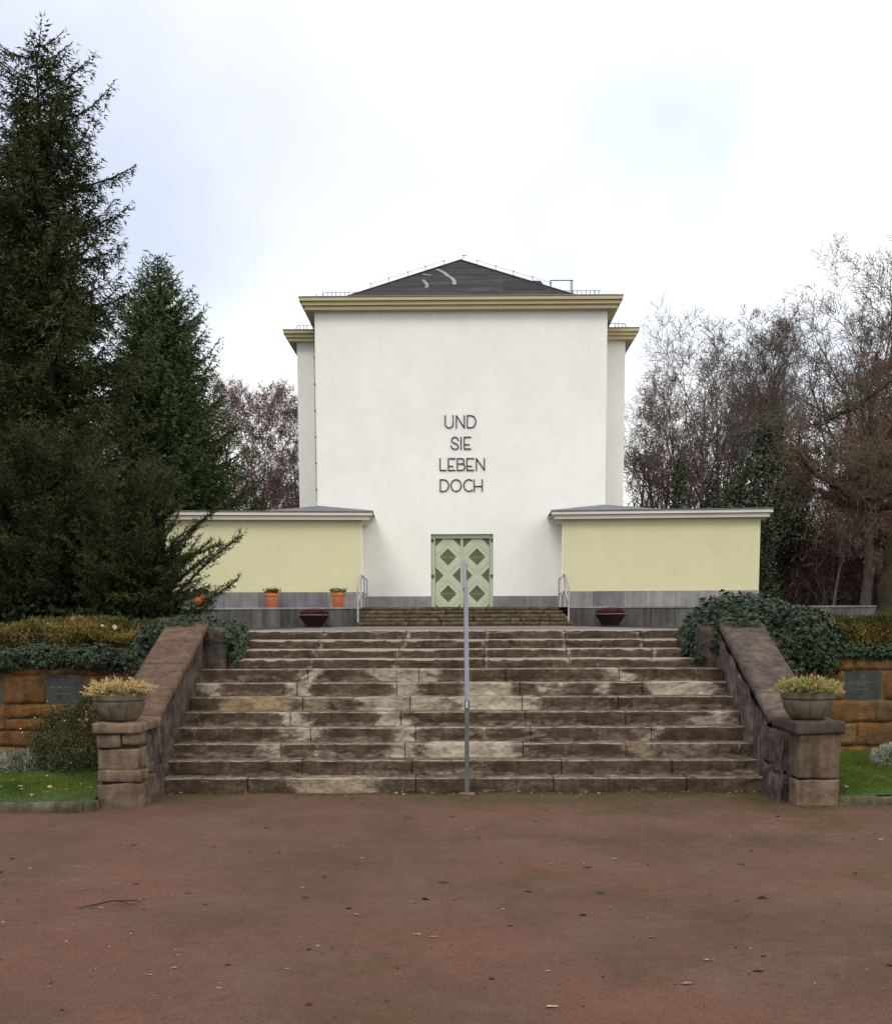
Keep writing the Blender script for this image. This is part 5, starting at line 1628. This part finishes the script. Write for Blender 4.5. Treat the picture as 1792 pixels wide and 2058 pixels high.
# beeches that keep their withered leaves, far right
GC = 'beeches with withered leaves on the right'
pb = bare_tree('beech_tree', (17.6, 37.0, 1.45), 10.0, 221, 'beech with withered red brown leaves beside the largest bare tree', GC, leaf='beech', nleaf=15000, lsize=.12, spread=.95, first=.12, up_=.8, n1=15)
for x, y, rz, sc, lb in ((14.9, 41.5, 1.1, .72, 'small brown leaved beech left of the largest bare tree'), (18.5, 42, 2.4, 1.05, 'tallest brown leaved beech at the right edge of the wood'),
                         (20.3, 47, 3.7, 1.0, 'brown leaved beech far back at the right edge'), (13.1, 44.5, 5.0, .6, 'low brown leaved beech just beyond the right wing end'),
                         (16.6, 35.6, 4.1, .55, 'lowest brown leaved beech above the terrace wall on the right')):
    c = dup_tree(pb, (x, y, 1.45), rz, sc); c['label'] = lb
# evergreen shapes in the right wood
def evergreen(x, y, ells, n, lab, seed, size=.13, nm='holly_tree'):
    t, rs = bush(nm, [(x+a, y+b, c, d, e_, f) for a, b, c, d, e_, f in ells], n, size, MAT['holly'], lab, 'tree', seed, 'diamond', .1, (.55, 1.1), False, (x, y, 1.45), .35)
    m = MB(); m.tube([(x, y, 1.2), (x+.1, y, 5), (x, y, ells[0][2])], [.2, .15, .06], 8); m.build('trunk', MAT['bark_dark'], t, smooth=True)
evergreen(12.0, 40.5, [(0, 0, 6.6, 1.2, 1.0, 1.9), (-1.1, 0, 5.6, .9, .9, 1.2), (.3, 0, 8.6, .6, .6, 1.3), (.9, 0, 6.0, .9, .9, 1.2)], 15000, 'dark evergreen tree behind the right end of the right wing', 231)
evergreen(13.5, 43.0, [(0, 0, 5.6, 1.0, 1.0, 1.8), (.5, 0, 7.8, .6, .6, 1.2)], 9000, 'dark evergreen tree right of the one behind the wing end', 232)
evergreen(8.75, 41.0, [(0, 0, 5.6, .30, .30, 2.2), (.1, 0, 7.4, .22, .22, .8)], 2600, 'slim ivy covered tree close to the right side of the chapel', 233, .12, 'ivy_clad_tree')
evergreen(10.6, 43.5, [(0, 0, 5.2, .42, .42, 2.2)], 3600, 'ivy covered tree between the chapel and the evergreens', 234, .12, 'ivy_clad_tree')
evergreen(10.95, 35.0, [(0, 0, 3.6, .38, .5, 2.0), (.15, .3, 2.4, .5, .6, 1.2)], 4000, 'narrow ivy clad shrub at the outer corner of the right wing', 235, .11, 'ivy_shrub')
# brown undergrowth and a far wall of wood that reads as one mass
rs = np.random.default_rng(241)
n = 34000
n = 90000
x = rs.uniform(11, 42, n); y = rs.uniform(40, 62, n)
ht = 3.8+2.0*fbm(np.stack([x*.25, y*.2, x*0], -1), 4)
z = 1.45+rs.random(n)**.8*np.maximum(ht, .6)
P = np.stack([x, y, z], 1)
V, F = blades(P, nrm(rs.normal(0, .6, (n, 3))+np.array([0, 0, .8])), rs.uniform(.25, .9, n), .05, rs); k = 3
tn = .4+.5*fbm(P*.45, 3)+rs.normal(0, .2, n)
tag(obj_np('undergrowth', V, F, MAT['under'], None, tint=tcol(np.repeat(tn, k))), kind='stuff')
n = 26000
x = rs.uniform(8, 60, n); y = rs.uniform(72, 96, n); z = 1.45+rs.random(n)*8.5*(.6+.4*fbm(np.stack([x*.15, y*.15, x*0], -1), 3))
P = np.stack([x, y, z], 1)
n0 = 12000
x = -rs.uniform(8, 50, n0); y = rs.uniform(66, 92, n0); z = 1.45+rs.random(n0)*7.0
P = np.concatenate([P, np.stack([x, y, z], 1)]); n += n0
D = nrm(rs.normal(0, .5, (n, 3))+np.array([0, 0, 1.]))
V, F = blades(P, D, rs.uniform(.8, 2.2, n), .075, rs)
tag(obj_np('far_woods', V, F, MAT['under'], None, tint=tcol(np.repeat(rs.uniform(.3, 1, n), 3))), kind='stuff')
# slim dark trunks among the undergrowth
for i, (x, y, h, lb) in enumerate(((14.6, 39.0, 7, 'slim young tree nearest the wing end in the brown undergrowth'), (18.0, 37.8, 7, 'slim young tree in the brown undergrowth beside the oak trunks'),
                                   (16.9, 41.5, 8, 'slim young tree in the middle of the brown undergrowth'), (20.6, 43.5, 9, 'slim young tree far back in the brown undergrowth at the right edge'))):
    c = dup_tree(proto[1], (x, y, 1.45), i*1.3, h/14.6); c['label'] = lb; c['group'] = 'young trees in the undergrowth'
evergreen(19.9, 38.6, [(0, 0, 3.4, 1.1, .9, 1.6)], 2600, 'dark blue green shrub in the undergrowth near the oak trunks', 236, .2, 'evergreen_shrub')

# mossy oak at the right edge with limbs reaching into the picture
def oak():
    t = thing('oak_tree', (7.1, 9.2, 1.45), 'mossy oak at the right edge with low crooked limbs over the hedge', 'tree')
    def limb(name, pts, r0, r1, n=7):
        pts = [Vector(p) for p in pts]
        # refine with small crooks
        r_ = random.Random(len(name)+int(pts[0][2]*100)); fine = []
        for a, b in zip(pts[:-1], pts[1:]):
            for k in range(4): fine.append(a.lerp(b, k/4)+Vector((r_.gauss(0, .018), r_.gauss(0, .03), r_.gauss(0, .018))))
        fine.append(pts[-1])
        rr = [r0+(r1-r0)*i/(len(fine)-1) for i in range(len(fine))]
        rr = [q*(1+.14*r_.gauss(0, 1)) for q in rr]
        m_ = MB(); m_.tube(fine, rr, n)
        m_.build(name, MAT['mossbark'], t, smooth=True)
        return fine
    limb('trunk', [(6.95, 9.0, 1.3), (6.99, 9.0, 2.2), (7.10, 9.05, 3.0), (7.45, 9.1, 4.2), (7.75, 9.1, 6.2), (7.7, 9.2, 8.5)], .17, .10, 10)
    limb('trunk', [(7.25, 9.3, 1.3), (7.30, 9.3, 2.2), (7.55, 9.3, 3.2), (8.1, 9.3, 5.0), (8.6, 9.3, 8.0)], .16, .08, 10)
    L_ = []
    L_.append(limb('limb', [(7.55, 9.05, 4.3), (7.2, 8.7, 3.52), (6.85, 8.5, 3.46), (6.44, 8.5, 3.45), (6.05, 8.45, 3.51), (5.65, 8.4, 3.69), (5.32, 8.4, 3.88), (5.16, 8.4, 4.04)], .085, .010))
    L_.append(limb('limb', [(7.55, 9.05, 4.4), (6.97, 8.1, 3.80), (6.68, 8.0, 3.67), (6.40, 8.0, 3.54), (6.05, 8.0, 3.60), (5.74, 8.0, 3.75), (5.5, 8.0, 3.9), (5.28, 8.0, 4.09), (5.20, 8.0, 4.47), (5.22, 8, 4.75)], .075, .006))
    L_.append(limb('limb', [(7.6, 9.05, 4.75), (7.01, 8.2, 4.30), (6.73, 8.2, 4.11), (6.33, 8.2, 3.96), (5.95, 8.1, 3.82)], .055, .008))
    L_.append(limb('limb', [(7.75, 9.1, 6.0), (7.4, 9.5, 5.72), (7.09, 9.5, 5.58), (6.68, 9.5, 5.30), (6.36, 9.5, 5.07), (6.04, 9.5, 4.91), (5.75, 9.5, 4.86)], .07, .006))
    rs = np.random.default_rng(251)
    p0, p1, ra, rb = [], [], [], []
    for fine in L_:
        f = np.array([tuple(v) for v in fine])
        for k in range(120):
            u = rs.uniform(.15, 1)*(len(f)-1.01); i = int(u); q = f[i]+(f[i+1]-f[i])*(u-i)
            d = nrm(f[i+1]-f[i]+rs.normal(0, .8, 3)+np.array([-.15, 0, .25]))
            Ln = rs.uniform(.2, 1.0); c = q; r = .009
            for s_ in range(5):
                d = nrm(d+rs.normal(0, .25, 3)+np.array([-.05, 0, -.10 if s_ > 1 else .02]))
                e_ = c+d*Ln/5
                p0.append(c); p1.append(e_); ra.append(r); rb.append(r*.8)
                if s_ > 0:
                    for _ in range(2):
                        d2 = nrm(d+rs.normal(0, .8, 3)); p0.append(e_); p1.append(e_+d2*rs.uniform(.08, .3)); ra.append(.004); rb.append(.003)
                c = e_; r *= .8
    V, F = tubes_np(np.array(p0), np.array(p1), np.array(ra), np.array(rb), 3)
    obj_np('twigs', V, F, MAT['oaktwig'], t)
oak()

# ================================================================== LITTER ON THE COURT AND STEPS
def court_h(x, y): return float(court_z(np.array([x]), np.array([y]))[0])
GLv = 'dry leaves on the red brown court'
def dead_leaf(x, y, z, ln, seed, lab='single pale dry leaf lying on the red brown court', mat='dead', grp=GLv):
    rs = np.random.default_rng(seed); ln *= .66
    n = 7
    V, F = [], []
    a = rs.uniform(-.5, .5) + (math.pi if rs.random() < .5 else 0)
    for i in range(n):
        u = i/(n-1); wd = .26*math.sin(math.pi*min(1, .06+u*.94))**.8*(1+.25*rs.normal())
        cz = .10*math.sin(u*3.1)+.05*rs.normal()
        for s_ in (-1, 0, 1):
            lx, ly, lz = (u-.5), s_*wd*.8, .05+cz*.35+(.05 if s_ else 0)*rs.uniform(.2, 1.4)
            V.append((x+ln*(lx*math.cos(a)-ly*math.sin(a)), y+ln*(lx*math.sin(a)+ly*math.cos(a)), z+ln*max(.01, lz)))
    for i in range(n-1):
        for j in range(2):
            q = i*3+j; F += [(q, q+3, q+4), (q, q+4, q+1)]
    o = obj_np('dry_leaf', np.array(V), np.array(F), MAT[mat], None, tint=tcol(np.full(len(V), rs.uniform(.15, .85))))
    tag(o, lab, 'leaf', grp)
for i, (x, y, l_) in enumerate(((1.03, -6.83, .09), (1.2, -6.44, .085), (.99, -5.98, .07), (-.24, -5.87, .08), (-.15, -5.92, .07), (-.84, -6.54, .05), (-1.48, -6.65, .055), (-1.39, -6.52, .06), (-2.65, -3.85, .05),
                               (-2.95, -3.94, .06), (-1.89, -6.86, .05), (-1.11, -6.86, .05), (-2.11, -5.23, .06), (.39, -7.16, .09), (.41, -6.61, .05), (.24, -5.29, .05), (-.7, -3.56, .07), (3.23, -1.83, .07),
                               (1.07, -3.65, .08), (3.18, -2.88, .08), (.62, -3.82, .06), (.70, -3.80, .05), (-.30, -5.05, .07), (-1.0, -4.6, .07), (-.6, -5.4, .06), (.05, -.42, .09), (2.0, -.5, .06), (1.1, -.3, .07))):
    dead_leaf(x, y, court_h(x, y), l_, 300+i)
for i, (x, y, l_) in enumerate(((-1.58, -2.28, .08), (-.46, -1.7, .10), (-.12, -4.47, .09), (-.62, -2.3, .07), (.85, -3.95, .10), (-1.7, -4.75, .07), (-.95, -4.9, .08), (1.9, -3.9, .08))):
    dead_leaf(x, y, court_h(x, y), l_, 400+i, 'curled dark brown leaf lying on the court', 'crumb', 'curled dark leaves on the court')
for i, (x, y, z) in enumerate(((-2.62, 2.30, 1.145), (-2.50, 2.32, 1.145), (-2.72, 2.28, 1.145), (-2.40, 2.36, 1.145), (-2.56, 2.36, 1.145), (2.62, 2.80, 1.25), (2.55, 2.75, 1.25), (2.48, 3.1, 1.36), (2.60, 3.08, 1.36), (2.40, 3.75, 1.565), (2.30, 3.7, 1.565))):
    dead_leaf(x, y, z, .10, 420+i, 'red brown leaf fallen at the end of the upper steps', 'deadred', 'red leaves on the upper steps')
# curved twig
t = MB(); t.tube([(-2.22, -5.29, .02), (-2.16, -5.22, .022), (-2.06, -5.15, .035), (-1.95, -5.12, .03), (-1.90, -5.10, .02)], [.003, .0045, .0045, .004, .003], 5)
t.tube([(-2.02, -5.14, .03), (-1.93, -5.19, .02)], [.005, .003], 5)
tag(t.build('twig', MAT['bark_dark'], None), 'curved dark twig lying on the left of the court', 'twig')
# fine debris: grit, straw, bark crumbs
rs = np.random.default_rng(261)
n = 16000
x = rs.uniform(-5.5, 5.5, n); y = -.15-rs.random(n)**1.0*8.3
dens = fbm(np.stack([x*.9, y*.9, x*0], -1), 4)+rs.normal(0, .3, n)+.5*np.exp((y+.15)*2.2)
k = dens > .25
P = np.stack([x[k], y[k], court_z(x[k], y[k])+.004], 1); n = len(P)
D = nrm(np.stack([rs.normal(0, 1, n), rs.normal(0, 1, n), rs.normal(0, .12, n)], 1))
V, F, kk = leafs(P, D, np.array([0, 0, 1.])+rs.normal(0, .25, (n, 3)), np.minimum(.030, .0035+.0038*rs.exponential(1, n)))
tag(obj_np('court_debris', V, F, MAT['dead'], None, tint=tcol(np.repeat(rs.beta(.5, 1.3, n), kk))), kind='stuff')
n = 700
x = rs.uniform(-5.5, 5.5, n); y = -.2-rs.random(n)*8.3
P = np.stack([x, y, court_z(x, y)+.003], 1)
V, F, kk = leafs(P, nrm(np.stack([rs.normal(0, 1, n), rs.normal(0, 1, n), 0*x], 1)), np.array([0, 0, 1.])+rs.normal(0, .3, (n, 3)), np.minimum(.07, .01+.012*rs.exponential(1, n)))
tag(obj_np('dark_crumb_litter', V, F, MAT['crumb'], None, tint=tcol(np.repeat(rs.random(n)*.7, kk))), kind='stuff')
# leaf litter along the foot of the steps and on the left lawn
n = 170
x = rs.uniform(-2.9, 2.9, n); y = -.03-rs.exponential(.06, n)
P = np.stack([x, y, court_z(x, y)+.008], 1)
V, F, kk = leafs(P, nrm(np.stack([rs.normal(0, 1, n), rs.normal(0, .6, n), rs.normal(0, .2, n)], 1)), np.array([0, 0, 1.])+rs.normal(0, .5, (n, 3)), rs.uniform(.010, .036, n), 'oval')
tag(obj_np('step_foot_litter', V, F, MAT['dead'], None, tint=tcol(np.repeat(rs.random(n)**2, kk))), kind='stuff')
# moss tufts at the foot of the steps
n = 9000
x = rs.uniform(-3.2, 4.6, n); y = np.where(x < 3, -.02-rs.exponential(.13, n), -1.05-rs.exponential(.25, n))
k = (fbm(np.stack([x*1.3, y*2, x*0], -1)+4, 4)+rs.normal(0, .2, n)+.14*x > .05)
P = np.stack([x[k], y[k], court_z(x[k], y[k])-.002], 1); n = len(P)
V, F = blades(P, nrm(rs.normal(0, .7, (n, 3))+np.array([0, 0, 1.])), rs.uniform(.006, .018, n), .007, rs)
MAT['moss'] = leafm('court_moss', (0.045, 0.045, 0.010), (0.12, 0.11, 0.025))
tag(obj_np('moss', V, F, MAT['moss'], None, tint=tcol(np.repeat(rs.random(n), 3))), kind='stuff')
# daisies on the left lawn
for i, (x, y) in enumerate(((-4.45, -.25), (-4.18, -.45), (-3.95, -.85), (-4.36, -.62))):
    m = MB(); z = .068
    for j in range(9):
        a = j*.698; m.poly([(x, y, z+.03), (x+.014*math.cos(a-.28), y+.014*math.sin(a-.28), z+.036), (x+.018*math.cos(a), y+.018*math.sin(a), z+.034), (x+.014*math.cos(a+.28), y+.014*math.sin(a+.28), z+.036)])
    m.tube([(x, y, z-.02), (x, y, z+.028)], .002, 4)
    tag(m.build('daisy', MAT['petal'], None, fix=False), 'small white daisy in the left lawn', 'flower', 'daisies in the left lawn')
# scattered leaves on both lawns
n = 90
x = np.where(rs.random(n) < .6, -1, 1)*rs.uniform(3.4, 5.6, n); y = rs.uniform(-1.1, .9, n)
P = np.stack([x, y, np.full(n, .135)], 1)
V, F, kk = leafs(P, nrm(np.stack([rs.normal(0, 1, n), rs.normal(0, 1, n), 0*x], 1)), np.array([0, 0, 1.])+rs.normal(0, .4, (n, 3)), rs.uniform(.02, .055, n), 'oval')
tag(obj_np('lawn_leaf_litter', V, F, MAT['dead'], None, tint=tcol(np.repeat(rs.random(n), kk))), kind='stuff')
